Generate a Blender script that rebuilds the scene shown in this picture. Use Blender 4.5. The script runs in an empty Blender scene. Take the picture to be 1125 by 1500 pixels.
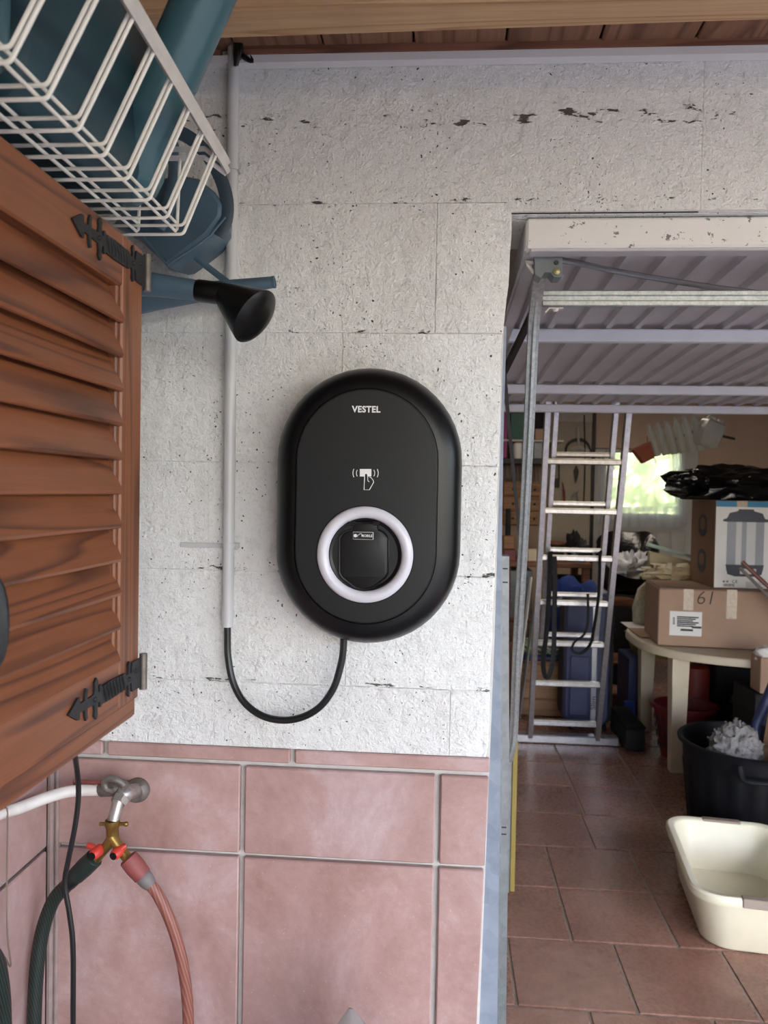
import bpy, bmesh, math, random
import numpy as np
from mathutils import Vector, Matrix, noise
random.seed(7)
SC = bpy.context.scene
COL = SC.collection
V = Vector
# ------------------------------------------------------------------ camera
FPX = 1127.0
CAM = V((0, -1.34, 1.45))
PITCH, ROLL, YAW = .0265847, -.018743, -.0759453
_f = V((math.sin(YAW) * math.cos(PITCH), math.cos(YAW) * math.cos(PITCH), -math.sin(PITCH)))
_r = V((math.cos(YAW), -math.sin(YAW), 0)); _d = _f.cross(_r)
RT = _r * math.cos(ROLL) + _d * math.sin(ROLL)
DN = -_r * math.sin(ROLL) + _d * math.cos(ROLL)
FW = _f
cam = bpy.data.cameras.new('camera'); camo = bpy.data.objects.new('camera', cam); COL.objects.link(camo)
camo.matrix_world = Matrix(((RT.x, -DN.x, -FW.x, CAM.x), (RT.y, -DN.y, -FW.y, CAM.y), (RT.z, -DN.z, -FW.z, CAM.z), (0, 0, 0, 1)))
cam.sensor_fit = 'VERTICAL'; cam.sensor_height = 36; cam.sensor_width = 27; cam.lens = FPX / 1500 * 36
cam.clip_start = .02; cam.clip_end = 200
cam.dof.use_dof = True; cam.dof.focus_distance = 1.3; cam.dof.aperture_fstop = 8.0
SC.camera = camo
# ------------------------------------------------------------------ world, sun, exposure
w = bpy.data.worlds.new('World'); SC.world = w; w.use_nodes = True
nt = w.node_tree; bg = nt.nodes['Background']
sky = nt.nodes.new('ShaderNodeTexSky'); sky.sky_type = 'NISHITA'; sky.sun_disc = False
sky.sun_elevation = math.radians(52); sky.sun_rotation = math.radians(160); sky.dust_density = 2.5; sky.air_density = 1.0
nt.links.new(sky.outputs[0], bg.inputs[0]); bg.inputs[1].default_value = .52
sl = bpy.data.lights.new('sun', 'SUN'); sl.energy = 3.2; sl.angle = math.radians(.6); sl.color = (1, .97, .93)
so = bpy.data.objects.new('sun', sl); COL.objects.link(so)
so.rotation_euler = V((-.25, .62, -.86)).to_track_quat('-Z', 'Y').to_euler(); so.location = (2, -6, 8)
ll = bpy.data.lights.new('garage_lamp', 'AREA'); ll.shape = 'RECTANGLE'; ll.size = 1.3; ll.size_y = .14; ll.energy = 4.5; ll.color = (1, .88, .74)
lo_ = bpy.data.objects.new('garage_lamp', ll); COL.objects.link(lo_); lo_.location = (1.2, 4.3, 2.47)
SC.view_settings.view_transform = 'Standard'; SC.view_settings.look = 'None'; SC.view_settings.gamma = 1
SC.view_settings.use_curve_mapping = False
SC.view_settings.exposure = 1.41


def P(x, y, Y=None, Z=None, X=None):
    """point of the place seen at photo pixel x, y on the plane Y=.., Z=.. or X=.."""
    d = RT * (x - 562.5) + DN * (y - 750) + FW * FPX
    if Y is not None: t = (Y - CAM.y) / d.y
    elif Z is not None: t = (Z - CAM.z) / d.z
    else: t = (X - CAM.x) / d.x
    return CAM + d * t


# ------------------------------------------------------------------ materials
def lin(c):
    return tuple(((v / 255) / 12.92 if v / 255 <= .04045 else ((v / 255 + .055) / 1.055) ** 2.4) for v in c) + (1,)


MATS = {}


class NT:
    def __init__(s, name):
        s.m = bpy.data.materials.new(name); s.m.use_nodes = True; s.t = s.m.node_tree
        s.b = s.t.nodes['Principled BSDF']; s.co = s.n('ShaderNodeTexCoord')
    def n(s, typ, **kw):
        x = s.t.nodes.new(typ)
        for k, v in kw.items(): setattr(x, k, v)
        return x
    def l(s, a, b): s.t.links.new(a, b)
    def vec(s, scale=(1, 1, 1), rnd=True, src='Object'):
        mp = s.n('ShaderNodeMapping'); mp.inputs['Scale'].default_value = scale
        out = s.co.outputs[src]
        if rnd:
            oi = s.n('ShaderNodeObjectInfo'); ml = s.n('ShaderNodeMath', operation='MULTIPLY'); ml.inputs[1].default_value = 37.0
            s.l(oi.outputs['Random'], ml.inputs[0])
            ad = s.n('ShaderNodeVectorMath', operation='ADD'); s.l(out, ad.inputs[0]); s.l(ml.outputs[0], ad.inputs[1]); out = ad.outputs[0]
        s.l(out, mp.inputs['Vector']); return mp.outputs[0]
    def noise(s, vec, scale, detail=3, rough=.55, dist=0):
        x = s.n('ShaderNodeTexNoise'); x.inputs['Scale'].default_value = scale; x.inputs['Detail'].default_value = detail
        x.inputs['Roughness'].default_value = rough; x.inputs['Distortion'].default_value = dist
        s.l(vec, x.inputs['Vector']); return x.outputs[0]
    def ramp(s, fac, stops, interp='LINEAR'):
        x = s.n('ShaderNodeValToRGB'); x.color_ramp.interpolation = interp; e = x.color_ramp.elements
        while len(e) < len(stops): e.new(.5)
        for i, (p, c) in enumerate(stops): e[i].position = p; e[i].color = c
        s.l(fac, x.inputs[0]); return x.outputs[0]
    def mix(s, fac, a, b, mode='MIX'):
        x = s.n('ShaderNodeMixRGB', blend_type=mode)
        for v, i in ((fac, 0), (a, 1), (b, 2)):
            if isinstance(v, (int, float)): x.inputs[i].default_value = v
            elif isinstance(v, tuple): x.inputs[i].default_value = v
            else: s.l(v, x.inputs[i])
        return x.outputs[0]
    def bump(s, h, strength=.5, dist=.002, prev=None):
        x = s.n('ShaderNodeBump'); x.inputs['Strength'].default_value = strength; x.inputs['Distance'].default_value = dist
        s.l(h, x.inputs['Height'])
        if prev is not None: s.l(prev, x.inputs['Normal'])
        return x.outputs[0]
    def done(s, base, rough=.6, metal=0, normal=None, **kw):
        b = s.b
        if isinstance(base, tuple): b.inputs['Base Color'].default_value = base
        else: s.l(base, b.inputs['Base Color'])
        if isinstance(rough, (int, float)): b.inputs['Roughness'].default_value = rough
        else: s.l(rough, b.inputs['Roughness'])
        b.inputs['Metallic'].default_value = metal
        if normal is not None: s.l(normal, b.inputs['Normal'])
        for k, v in kw.items(): b.inputs[k.replace('_', ' ')].default_value = v
        return s.m


def M(name, rgb, rough=.5, metal=0, var=.12, vs=12, bump=.0, bs=200, bd=.001, **kw):
    """plain material with a soft mottling and a fine relief"""
    if name in MATS: return MATS[name]
    t = NT(name); v = t.vec()
    c = lin(rgb); n = t.noise(v, vs, 4)
    base = t.ramp(n, [(.3, tuple(x * (1 - var) for x in c[:3]) + (1,)), (.7, tuple(min(1, x * (1 + var)) for x in c[:3]) + (1,))])
    nm = t.bump(t.noise(v, bs, 3), bump, bd) if bump else None
    MATS[name] = t.done(base, rough, metal, nm, **kw); return MATS[name]


def wood(name, c1, c2, axis=0, rough=.5, ring=9, dark=None, bump=.25):
    if name in MATS: return MATS[name]
    t = NT(name); sc = [1, 1, 1]; sc[axis] = .045
    v = t.vec(tuple(sc))
    n1 = t.noise(v, ring, 1.5, .45, .25)
    ml = t.n('ShaderNodeMath', operation='MULTIPLY'); ml.inputs[1].default_value = 11; t.l(n1, ml.inputs[0])
    fr = t.n('ShaderNodeMath', operation='FRACT'); t.l(ml.outputs[0], fr.inputs[0])
    a, b = lin(c1), lin(c2)
    g = t.ramp(fr.outputs[0], [(0, a), (.55, a), (.88, b), (1, a)])
    sc2 = [220, 220, 220]; sc2[axis] = 6
    fine = t.noise(t.vec(tuple(sc2)), 1, 3)
    g = t.mix(.35, g, t.ramp(fine, [(.3, (.45, .45, .45, 1)), (.7, (1, 1, 1, 1))]), 'MULTIPLY')
    pat = t.noise(t.vec((1, 1, 1)), 5, 3)
    g = t.mix(.45, g, t.ramp(pat, [(.3, (.62, .62, .62, 1)), (.7, (1, 1, 1, 1))]), 'MULTIPLY')
    if dark:
        vo = t.n('ShaderNodeTexVoronoi'); vo.inputs['Scale'].default_value = 3.5; s3 = [1, 1, 1]; s3[axis] = .6
        t.l(t.vec(tuple(s3)), vo.inputs['Vector'])
        k = t.ramp(vo.outputs['Distance'], [(0, (1, 1, 1, 1)), (.06, (.8, .8, .8, 1)), (.11, (0, 0, 0, 1))])
        g = t.mix(k, g, lin(dark))
    MATS[name] = t.done(g, rough, 0, t.bump(fine, bump, .0008)); return MATS[name]


def painted_block(name='painted_block'):
    """rough white paint over concrete blocks: lumpy relief picked out by darker hollows, open pores in clusters, worn joints"""
    t = NT(name)
    geo = t.n('ShaderNodeNewGeometry'); v = geo.outputs['Position']
    wn = t.n('ShaderNodeTexNoise'); wn.inputs['Scale'].default_value = 60; wn.inputs['Detail'].default_value = 3; t.l(v, wn.inputs['Vector'])
    wob = t.n('ShaderNodeVectorMath', operation='MULTIPLY_ADD'); t.l(wn.outputs['Color'], wob.inputs[0]); wob.inputs[1].default_value = (.016,) * 3; t.l(v, wob.inputs[2]); vw = wob.outputs[0]
    big = t.noise(v, 2.6, 4); med = t.noise(vw, 42, 5, .62); fine = t.noise(v, 185, 5, .68); vfine = t.noise(v, 420, 2, .6)
    def pores(scale, gain, off, rmin, rvar):
        vo = t.n('ShaderNodeTexVoronoi'); vo.inputs['Scale'].default_value = scale; t.l(vw, vo.inputs['Vector'])
        sc = t.n('ShaderNodeSeparateColor'); t.l(vo.outputs['Color'], sc.inputs[0])
        dens = t.noise(v, 6.5, 3, .6)
        a = t.n('ShaderNodeMath', operation='MULTIPLY_ADD'); t.l(dens, a.inputs[0]); a.inputs[1].default_value = gain; a.inputs[2].default_value = off
        b = t.n('ShaderNodeMath', operation='LESS_THAN'); t.l(sc.outputs[0], b.inputs[0]); t.l(a.outputs[0], b.inputs[1])
        r = t.n('ShaderNodeMath', operation='MULTIPLY_ADD'); t.l(sc.outputs[1], r.inputs[0]); r.inputs[1].default_value = rvar; r.inputs[2].default_value = rmin
        c = t.n('ShaderNodeMath', operation='LESS_THAN'); t.l(vo.outputs['Distance'], c.inputs[0]); t.l(r.outputs[0], c.inputs[1])
        m_ = t.n('ShaderNodeMath', operation='MULTIPLY'); t.l(b.outputs[0], m_.inputs[0]); t.l(c.outputs[0], m_.inputs[1]); return m_.outputs[0]
    p1 = pores(190, 1.9, -.85, .06, .26); p2 = pores(62, .55, -.285, .03, .17)
    mxm = t.n('ShaderNodeMath', operation='MAXIMUM'); t.l(p1, mxm.inputs[0]); t.l(p2, mxm.inputs[1]); pit = mxm.outputs[0]
    white = t.ramp(big, [(.3, lin((234, 233, 231))), (.7, lin((246, 245, 242)))])
    white = t.mix(.5, white, t.ramp(fine, [(.30, (.66, .65, .64, 1)), (.46, (1, 1, 1, 1))]), 'MULTIPLY')
    white = t.mix(.35, white, t.ramp(med, [(.28, (.66, .65, .64, 1)), (.48, (1, 1, 1, 1))]), 'MULTIPLY')
    stain = t.ramp(t.noise(v, 2.1, 6, .68), [(.55, (1, 1, 1, 1)), (.75, (.80, .77, .72, 1))])
    white = t.mix(.7, white, stain, 'MULTIPLY')
    # crumbling hollows along the bed joints
    sx = t.n('ShaderNodeSeparateXYZ'); t.l(vw, sx.inputs[0]); jm = None
    for z in (1.117, 1.3165, 1.508, 1.736, 1.959, 2.10):
        a = t.n('ShaderNodeMath', operation='SUBTRACT'); t.l(sx.outputs[2], a.inputs[0]); a.inputs[1].default_value = z
        b = t.n('ShaderNodeMath', operation='ABSOLUTE'); t.l(a.outputs[0], b.inputs[0])
        c = t.n('ShaderNodeMath', operation='LESS_THAN'); t.l(b.outputs[0], c.inputs[0]); c.inputs[1].default_value = .0032 if z != 2.10 else .014
        if jm is None: jm = c.outputs[0]
        else:
            d = t.n('ShaderNodeMath', operation='MAXIMUM'); t.l(jm, d.inputs[0]); t.l(c.outputs[0], d.inputs[1]); jm = d.outputs[0]
    mpj = t.n('ShaderNodeMapping'); mpj.inputs['Scale'].default_value = (1, 1, 3); t.l(v, mpj.inputs[0])
    gate = t.ramp(t.noise(mpj.outputs[0], 19, 4, .65), [(.575, (0, 0, 0, 1)), (.61, (1, 1, 1, 1))])
    jj = t.n('ShaderNodeMath', operation='MULTIPLY'); t.l(jm, jj.inputs[0]); t.l(gate, jj.inputs[1])
    m2 = t.n('ShaderNodeMath', operation='MAXIMUM'); t.l(pit, m2.inputs[0]); t.l(jj.outputs[0], m2.inputs[1]); pit = m2.outputs[0]
    base = t.mix(pit, white, lin((84, 79, 76)))
    n1 = t.bump(med, 1, .010); n2 = t.bump(fine, .9, .0036, n1); n2 = t.bump(vfine, .7, .0012, n2)
    inv = t.n('ShaderNodeMath', operation='SUBTRACT'); inv.inputs[0].default_value = 1; t.l(pit, inv.inputs[1])
    n3 = t.bump(inv.outputs[0], .9, .003, n2)
    return t.done(base, .6, 0, n3, Specular_IOR_Level=.4)


def tile_mat(name, c1, c2, c3, rough, bs=.4):
    t = NT(name); v = t.vec()
    n = t.noise(v, 5, 8, .68, .4); n2 = t.noise(v, 70, 5, .7)
    base = t.ramp(n, [(.28, lin(c1)), (.52, lin(c2)), (.75, lin(c3))])
    base = t.mix(.45, base, t.ramp(n2, [(.3, (.80, .76, .75, 1)), (.65, (1, 1, 1, 1))]), 'MULTIPLY')
    oi = t.n('ShaderNodeObjectInfo'); base = t.mix(.5, base, t.ramp(oi.outputs['Random'], [(0, (.84, .84, .85, 1)), (1, (1, 1, 1, 1))]), 'MULTIPLY')
    sp = t.noise(v, 240, 2, .5)
    base = t.mix(t.ramp(sp, [(.70, (0, 0, 0, 1)), (.78, (.35, .35, .35, 1))]), base, lin((226, 214, 210)))
    r = t.ramp(n2, [(.3, (rough,) * 3 + (1,)), (.7, (rough + .16,) * 3 + (1,))])
    return t.done(base, r, 0, t.bump(t.noise(v, 26, 4), bs, .003, t.bump(sp, .2, .0006)))


def galvanised(name, c1, c2, rough=.42, metal=.85, scale=60):
    t = NT(name); v = t.vec()
    vo = t.n('ShaderNodeTexVoronoi'); vo.inputs['Scale'].default_value = scale * 3; t.l(v, vo.inputs['Vector'])
    s = t.n('ShaderNodeSeparateColor'); t.l(vo.outputs['Color'], s.inputs[0])
    base = t.mix(.35, t.ramp(t.noise(v, scale, 5, .65), [(.3, lin(c1)), (.7, lin(c2))]), t.ramp(s.outputs[0], [(0, lin(c1)), (1, lin(c2))]))
    return t.done(base, rough, metal, t.bump(t.noise(v, 300, 2), .15, .0005))


def chipped(name, rgb, chip, thr=.66, scale=22):
    t = NT(name); v = t.vec()
    n = t.noise(v, scale, 6, .7); n2 = t.noise(v, 3, 3)
    ad = t.n('ShaderNodeMath', operation='MULTIPLY_ADD'); t.l(n2, ad.inputs[0]); ad.inputs[1].default_value = .35; t.l(n, ad.inputs[2])
    k = t.ramp(ad.outputs[0], [(thr + .12, (0, 0, 0, 1)), (thr + .135, (1, 1, 1, 1))])
    base = t.mix(k, lin(rgb), lin(chip))
    base = t.mix(.4, base, t.ramp(t.noise(v, 9, 4), [(.3, (.86, .85, .84, 1)), (.7, (1, 1, 1, 1))]), 'MULTIPLY')
    return t.done(base, .5, 0, t.bump(k, -.3, .0008))


m_block = painted_block()
m_tile = tile_mat('wall_tile', (158, 122, 114), (181, 148, 142), (203, 182, 184), .32)
m_ftile = tile_mat('floor_tile', (122, 86, 73), (142, 103, 88), (160, 122, 107), .20, .5)
m_grout = M('grout', (86, 83, 79), .9, var=.15, vs=60, bump=.5, bs=300)
m_fgrout = M('floor_grout', (150, 132, 118), .9, var=.2, vs=60, bump=.5, bs=300)
m_pine = wood('cabinet_pine', (138, 82, 52), (96, 55, 38), 1, .42, 13)
m_pinez = wood('cabinet_pine_upright', (142, 88, 58), (98, 58, 41), 2, .42, 16)
m_beam = wood('beam_timber', (206, 168, 128), (176, 132, 92), 0, .7, 10, (120, 76, 50))
m_plank = wood('plank_timber', (146, 104, 80), (112, 74, 56), 1, .75, 10)
m_batten = wood('batten_timber', (146, 100, 80), (112, 72, 58), 0, .7, 14)
m_whitewood = chipped('white_painted_timber', (216, 213, 214), (120, 110, 104), .80, 40)
m_black = M('black_plastic', (8, 8, 10), .34, var=.05, bump=.12, bs=900, bd=.0003, Specular_IOR_Level=.35)
m_blackface = M('dark_grey_plastic', (25, 27, 28), .42, var=.06, vs=6, bump=.12, bs=900, bd=.0003, Specular_IOR_Level=.35)
m_blackgloss = M('black_rubber', (20, 20, 21), .35, var=.1)
m_print = M('white_print', (232, 232, 230), .5, var=.02)
m_ring = M('milky_ring', (210, 208, 216), .25, var=.02)
m_conduit = M('grey_conduit', (194, 194, 195), .38, var=.03)
m_wire = M('white_wire', (226, 222, 214), .4, var=.08, vs=40)
m_rim = M('cream_steel', (206, 200, 194), .45, var=.10, vs=30)
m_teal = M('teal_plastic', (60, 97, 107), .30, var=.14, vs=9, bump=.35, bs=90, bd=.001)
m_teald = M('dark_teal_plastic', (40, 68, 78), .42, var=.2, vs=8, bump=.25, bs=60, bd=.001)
m_can = M('slate_blue_plastic', (74, 96, 112), .45, var=.10, vs=10, bump=.15, bs=120)
m_cand = M('dark_slate_plastic', (58, 74, 86), .45, var=.12, vs=10, bump=.15, bs=120)
m_iron = M('wrought_iron', (38, 38, 40), .5, .3, var=.2, vs=60, bump=.4, bs=300)
m_hingepin = M('worn_iron', (116, 108, 100), .45, .6, var=.3, vs=60)
m_galv = galvanised('galvanised_steel', (150, 154, 156), (200, 204, 204), .42, .7, 90)
m_galvd = galvanised('dull_galvanised_steel', (120, 122, 124), (146, 149, 151), .5, .7, 25)
m_strip = galvanised('bluish_zinc', (118, 127, 142), (150, 158, 171), .6, .25, 14)
m_doorwhite = chipped('white_enamel', (226, 222, 218), (122, 118, 114), .66, 45)
m_doorgrey = M('door_sheet', (186, 182, 186), .5, .1, var=.08, vs=6)
m_doorrail = M('door_rail', (212, 214, 224), .45, var=.04)
m_darkmetal = M('dark_steel', (58, 56, 56), .5, .5, var=.15)
m_rod = M('grey_rod', (128, 128, 132), .45, .6, var=.15)
m_blk = M('grey_block_plastic', (106, 112, 114), .55, var=.1)
m_brass = M('brass', (150, 122, 66), .35, .85, var=.25, vs=50)
m_tap = M('old_chrome', (166, 158, 154), .4, .75, var=.3, vs=70, bump=.3, bs=200)
m_tapd = M('dull_flange', (118, 110, 104), .55, .6, var=.3, vs=60, bump=.4, bs=200)
m_redp = M('red_plastic', (204, 62, 48), .4, var=.1)
m_redold = M('faded_red_plastic', (132, 68, 63), .6, var=.18, vs=30)
m_greyp = M('grey_plastic', (112, 104, 102), .6, var=.15, vs=30)
m_greenp = M('dark_green_plastic', (24, 38, 33), .5, var=.2, vs=30)
m_whitepipe = M('white_pipe', (218, 210, 204), .45, var=.10, vs=30)
m_cord = M('jute_string', (128, 110, 96), .9, var=.2)
m_alu = galvanised('aluminium', (150, 146, 150), (186, 184, 188), .36, .9, 40)
m_alulit = M('lit_aluminium', (226, 222, 206), .3, .8, var=.05)  # pale tone carries the light caught on the rung tops
m_strap = M('black_strap', (24, 24, 28), .8, var=.2)
m_suit = M('blue_violet_suitcase', (58, 62, 96), .6, var=.08, bump=.3, bs=500)
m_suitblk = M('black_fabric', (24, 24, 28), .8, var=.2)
m_silver = M('silver_plastic', (190, 192, 202), .3, .5, var=.08)
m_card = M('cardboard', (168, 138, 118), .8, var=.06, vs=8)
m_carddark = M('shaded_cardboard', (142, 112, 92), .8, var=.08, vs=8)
m_tape = M('packing_tape', (196, 180, 160), .15, var=.1, vs=60, bump=.6, bs=60, bd=.003)
m_white = M('white_card', (228, 226, 224), .6, var=.02)
m_ink = M('dark_ink', (52, 50, 52), .7, var=.05)
m_inkgrey = M('grey_ink', (120, 118, 118), .7, var=.05)
m_urn = M('printed_steel', (156, 158, 166), .5, var=.03)
m_urnlight = M('printed_highlight', (206, 206, 206), .5, var=.03)
m_urndark = M('printed_dark', (66, 68, 80), .5, var=.03)
m_cyan = M('blue_print', (52, 130, 170), .5, var=.03)
m_film = M('black_film', (15, 15, 18), .16, var=.1, bump=.5, bs=40, bd=.004)
m_clear = M('clear_film', (214, 216, 222), .18, var=.1, bump=.8, bs=70, bd=.004)
m_bubble = M('bubble_wrap', (150, 147, 147), .06, var=.25, vs=30, bump=1, bs=110, bd=.006, Transmission_Weight=.3)
m_resin = M('cream_resin', (206, 192, 168), .45, var=.05)
m_basin = M('cream_basin', (226, 220, 196), .35, var=.03)
m_basingrip = M('taupe_grip', (148, 134, 122), .5, var=.06)
m_bin = M('black_bin', (13, 14, 19), .6, Specular_IOR_Level=.2, var=.2, vs=20)
m_redb = M('crimson_plastic', (104, 20, 30), .4, var=.1)
m_redcan = M('red_metal', (126, 38, 28), .5, var=.15)
m_yellow = M('yellow_plastic', (140, 122, 62), .5, var=.1)
m_navy = M('navy_plastic', (34, 42, 82), .5, var=.15)
m_blue = M('blue_fabric', (34, 58, 128), .75, var=.15, bump=.4, bs=60, bd=.004)
m_brown = wood('chair_wood', (138, 88, 58), (104, 60, 38), 0, .5, 14)
m_ply = wood('chest_wood', (156, 116, 82), (128, 90, 60), 0, .6, 9)
m_terra = M('terracotta_plastic', (168, 84, 58), .6, var=.1)
m_hdpe = M('milky_plastic', (214, 214, 204), .35, var=.06, Transmission_Weight=.15)
m_beige = M('beige_render', (206, 182, 162), .9, var=.06, vs=4, bump=.3, bs=120)
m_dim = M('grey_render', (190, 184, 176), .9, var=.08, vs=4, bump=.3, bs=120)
m_bdoor = M('white_back_door', (196, 194, 192), .55, var=.04)
m_toolboard = M('pale_tool_board', (176, 166, 150), .8, var=.06)
m_steel = M('tool_steel', (150, 150, 154), .35, .9, var=.2, vs=30)
m_green = M('bottle_green', (22, 84, 70), .45, var=.1)
m_magenta = M('magenta_card', (150, 58, 112), .6, var=.05)
m_concrete = M('driveway', (112, 113, 115), .9, var=.1, vs=3)
m_straw = wood('lath_wood', (178, 142, 112), (140, 100, 74), 2, .7, 12)


# ------------------------------------------------------------------ geometry
class G:
    def __init__(s): s.v = []; s.f = []
    def add(s, vs, fs):
        n = len(s.v); s.v += [V(p) for p in vs]; s.f += [tuple(n + i for i in q) for q in fs]; return s
    def box(s, lo, hi, c=0.0, mat=None):
        lo, hi = V(lo), V(hi); ce = (lo + hi) / 2; h = (hi - lo) / 2
        h = V([abs(x) for x in h]); c = min(c, .45 * min(h) * 2)
        if c <= 0:
            vs = [(sx, sy, sz) for sx in (-1, 1) for sy in (-1, 1) for sz in (-1, 1)]
            vs = [V((a * h.x, b * h.y, d * h.z)) for a, b, d in vs]
            fs = [(0, 1, 3, 2), (4, 6, 7, 5), (0, 4, 5, 1), (2, 3, 7, 6), (0, 2, 6, 4), (1, 5, 7, 3)]
        else:
            vs = []; ix = {}
            for sx in (-1, 1):
                for sy in (-1, 1):
                    for sz in (-1, 1):
                        for k in range(3):
                            p = [sx * (h.x - c), sy * (h.y - c), sz * (h.z - c)]
                            p[k] += (sx, sy, sz)[k] * c
                            ix[(sx, sy, sz, k)] = len(vs); vs.append(V(p))
            fs = []
            for k in range(3):
                a, b = [i for i in range(3) if i != k]
                for sg in (-1, 1):
                    q = []
                    for (u, t) in ((-1, -1), (1, -1), (1, 1), (-1, 1)):
                        S = [0, 0, 0]; S[k] = sg; S[a] = u; S[b] = t; q.append(ix[(*S, k)])
                    fs.append(tuple(q))
                for u in (-1, 1):
                    for t in (-1, 1):
                        S1 = [0, 0, 0]; S2 = [0, 0, 0]; S1[k] = -1; S2[k] = 1
                        for S in (S1, S2): S[a] = u; S[b] = t
                        fs.append((ix[(*S1, a)], ix[(*S2, a)], ix[(*S2, b)], ix[(*S1, b)]))
            for sx in (-1, 1):
                for sy in (-1, 1):
                    for sz in (-1, 1): fs.append(tuple(ix[(sx, sy, sz, k)] for k in range(3)))
        for i, p in enumerate(vs):
            vs[i] = (mat @ p if mat else p) + ce
        return s.add(vs, fs)
    def tube(s, pts, r, n=10, smooth=3, cap=True, flat=1.0, up=None):
        pts = [V(p) for p in pts]; rs = list(r) if isinstance(r, (list, tuple)) else [r] * len(pts)
        if smooth and len(pts) > 2:
            q, qr = [], []
            for i in range(len(pts) - 1):
                p0 = pts[max(i - 1, 0)]; p1 = pts[i]; p2 = pts[i + 1]; p3 = pts[min(i + 2, len(pts) - 1)]
                for k in range(smooth):
                    t = k / smooth
                    q.append(.5 * ((2 * p1) + (p2 - p0) * t + (2 * p0 - 5 * p1 + 4 * p2 - p3) * t * t + (3 * p1 - p0 - 3 * p2 + p3) * t ** 3))
                    qr.append(rs[i] + (rs[i + 1] - rs[i]) * t)
            q.append(pts[-1]); qr.append(rs[-1]); pts, rs = q, qr
        vs, fs = [], []; nrm = V(up) if up is not None else None
        for i, p in enumerate(pts):
            t = (pts[min(i + 1, len(pts) - 1)] - pts[max(i - 1, 0)])
            t = t.normalized() if t.length > 1e-9 else V((0, 0, 1))
            if nrm is None: nrm = t.orthogonal()
            nrm = (nrm - t * nrm.dot(t)); nrm = nrm.normalized() if nrm.length > 1e-6 else t.orthogonal().normalized()
            b = t.cross(nrm)
            for k in range(n):
                a = 2 * math.pi * (k + .5) / n
                vs.append(p + nrm * math.cos(a) * rs[i] * flat + b * math.sin(a) * rs[i])
        m = len(pts)
        for i in range(m - 1):
            for k in range(n): fs.append((i * n + k, i * n + (k + 1) % n, (i + 1) * n + (k + 1) % n, (i + 1) * n + k))
        if cap: fs.append(tuple(range(n - 1, -1, -1))); fs.append(tuple((m - 1) * n + k for k in range(n)))
        return s.add(vs, fs)
    def lathe(s, prof, o, axis=(0, 0, 1), n=24, cap=True, ref=None):
        """prof: (radius, height) pairs along the axis from o"""
        ax = V(axis).normalized(); u = (V(ref) - ax * V(ref).dot(ax)).normalized() if ref else ax.orthogonal().normalized(); w_ = ax.cross(u); o = V(o)
        vs, fs = [], []
        for r, h in prof:
            for k in range(n):
                a = 2 * math.pi * k / n; vs.append(o + ax * h + (u * math.cos(a) + w_ * math.sin(a)) * r)
        m = len(prof)
        for i in range(m - 1):
            for k in range(n): fs.append((i * n + k, i * n + (k + 1) % n, (i + 1) * n + (k + 1) % n, (i + 1) * n + k))
        if cap: fs.append(tuple(range(n - 1, -1, -1))); fs.append(tuple((m - 1) * n + k for k in range(n)))
        return s.add(vs, fs)
    def loft(s, rings, cap0=True, cap1=True):
        n = len(rings[0]); vs = [p for r in rings for p in r]; fs = []
        for i in range(len(rings) - 1):
            for k in range(n): fs.append((i * n + k, i * n + (k + 1) % n, (i + 1) * n + (k + 1) % n, (i + 1) * n + k))
        if cap0: fs.append(tuple(range(n - 1, -1, -1)))
        if cap1: fs.append(tuple((len(rings) - 1) * n + k for k in range(n)))
        return s.add(vs, fs)
    def prism(s, poly, off):
        off = V(off); return s.loft([[V(p) for p in poly], [V(p) + off for p in poly]])
    def blob(s, c, r, n=16, m=10, amp=0, fs=6, seed=0):
        c = V(c); r = V(r) if not isinstance(r, (int, float)) else V((r, r, r)); rings = []
        for i in range(m + 1):
            th = math.pi * max(.02, min(.98, i / m)); ring = []
            for k in range(n):
                a = 2 * math.pi * k / n
                d = V((math.sin(th) * math.cos(a), math.sin(th) * math.sin(a), math.cos(th)))
                k2 = 1 + amp * noise.noise(d * fs * .35 + V((seed, seed * .7, 0))) if amp else 1
                ring.append(c + V((d.x * r.x, d.y * r.y, d.z * r.z)) * k2)
            rings.append(ring)
        return s.loft(rings[::-1])


WORLD = {}


def wl(o): return WORLD.get(o.name, V((0, 0, 0)))


def build(name, g, mat, parent=None, at=None, angle=35):
    if at is None:
        lo = V([min(p[i] for p in g.v) for i in range(3)]); hi = V([max(p[i] for p in g.v) for i in range(3)])
        at = V(((lo.x + hi.x) / 2, (lo.y + hi.y) / 2, lo.z))
    me = bpy.data.meshes.new(name); me.from_pydata([tuple(p - at) for p in g.v], [], g.f)
    bm = bmesh.new(); bm.from_mesh(me); bmesh.ops.recalc_face_normals(bm, faces=bm.faces); bm.to_mesh(me); bm.free()
    me.materials.append(mat); me.polygons.foreach_set('use_smooth', [True] * len(me.polygons)); me.set_sharp_from_angle(angle=math.radians(angle))
    o = bpy.data.objects.new(name, me); COL.objects.link(o)
    WORLD[o.name] = at; o.location = at - (wl(parent) if parent else V((0, 0, 0))); o.parent = parent
    return o


def tag(o, label=None, cat=None, group=None, kind=None):
    for k, v in (('label', label), ('category', cat), ('group', group), ('kind', kind)):
        if v: o[k] = v
    return o


def thing(name, label, cat, loc, group=None, kind=None):
    o = bpy.data.objects.new(name, None); COL.objects.link(o); o.location = loc; WORLD[o.name] = V(loc); o.empty_display_size = .05
    return tag(o, label, cat, group, kind)


def one(name, g, mat, label, cat, group=None, **k): return tag(build(name, g, mat, **k), label, cat, group)


def struct(name, g, mat, parent=None, **k):
    o = build(name, g, mat, parent, **k)
    if parent is None: o['kind'] = 'structure'
    return o


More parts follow.
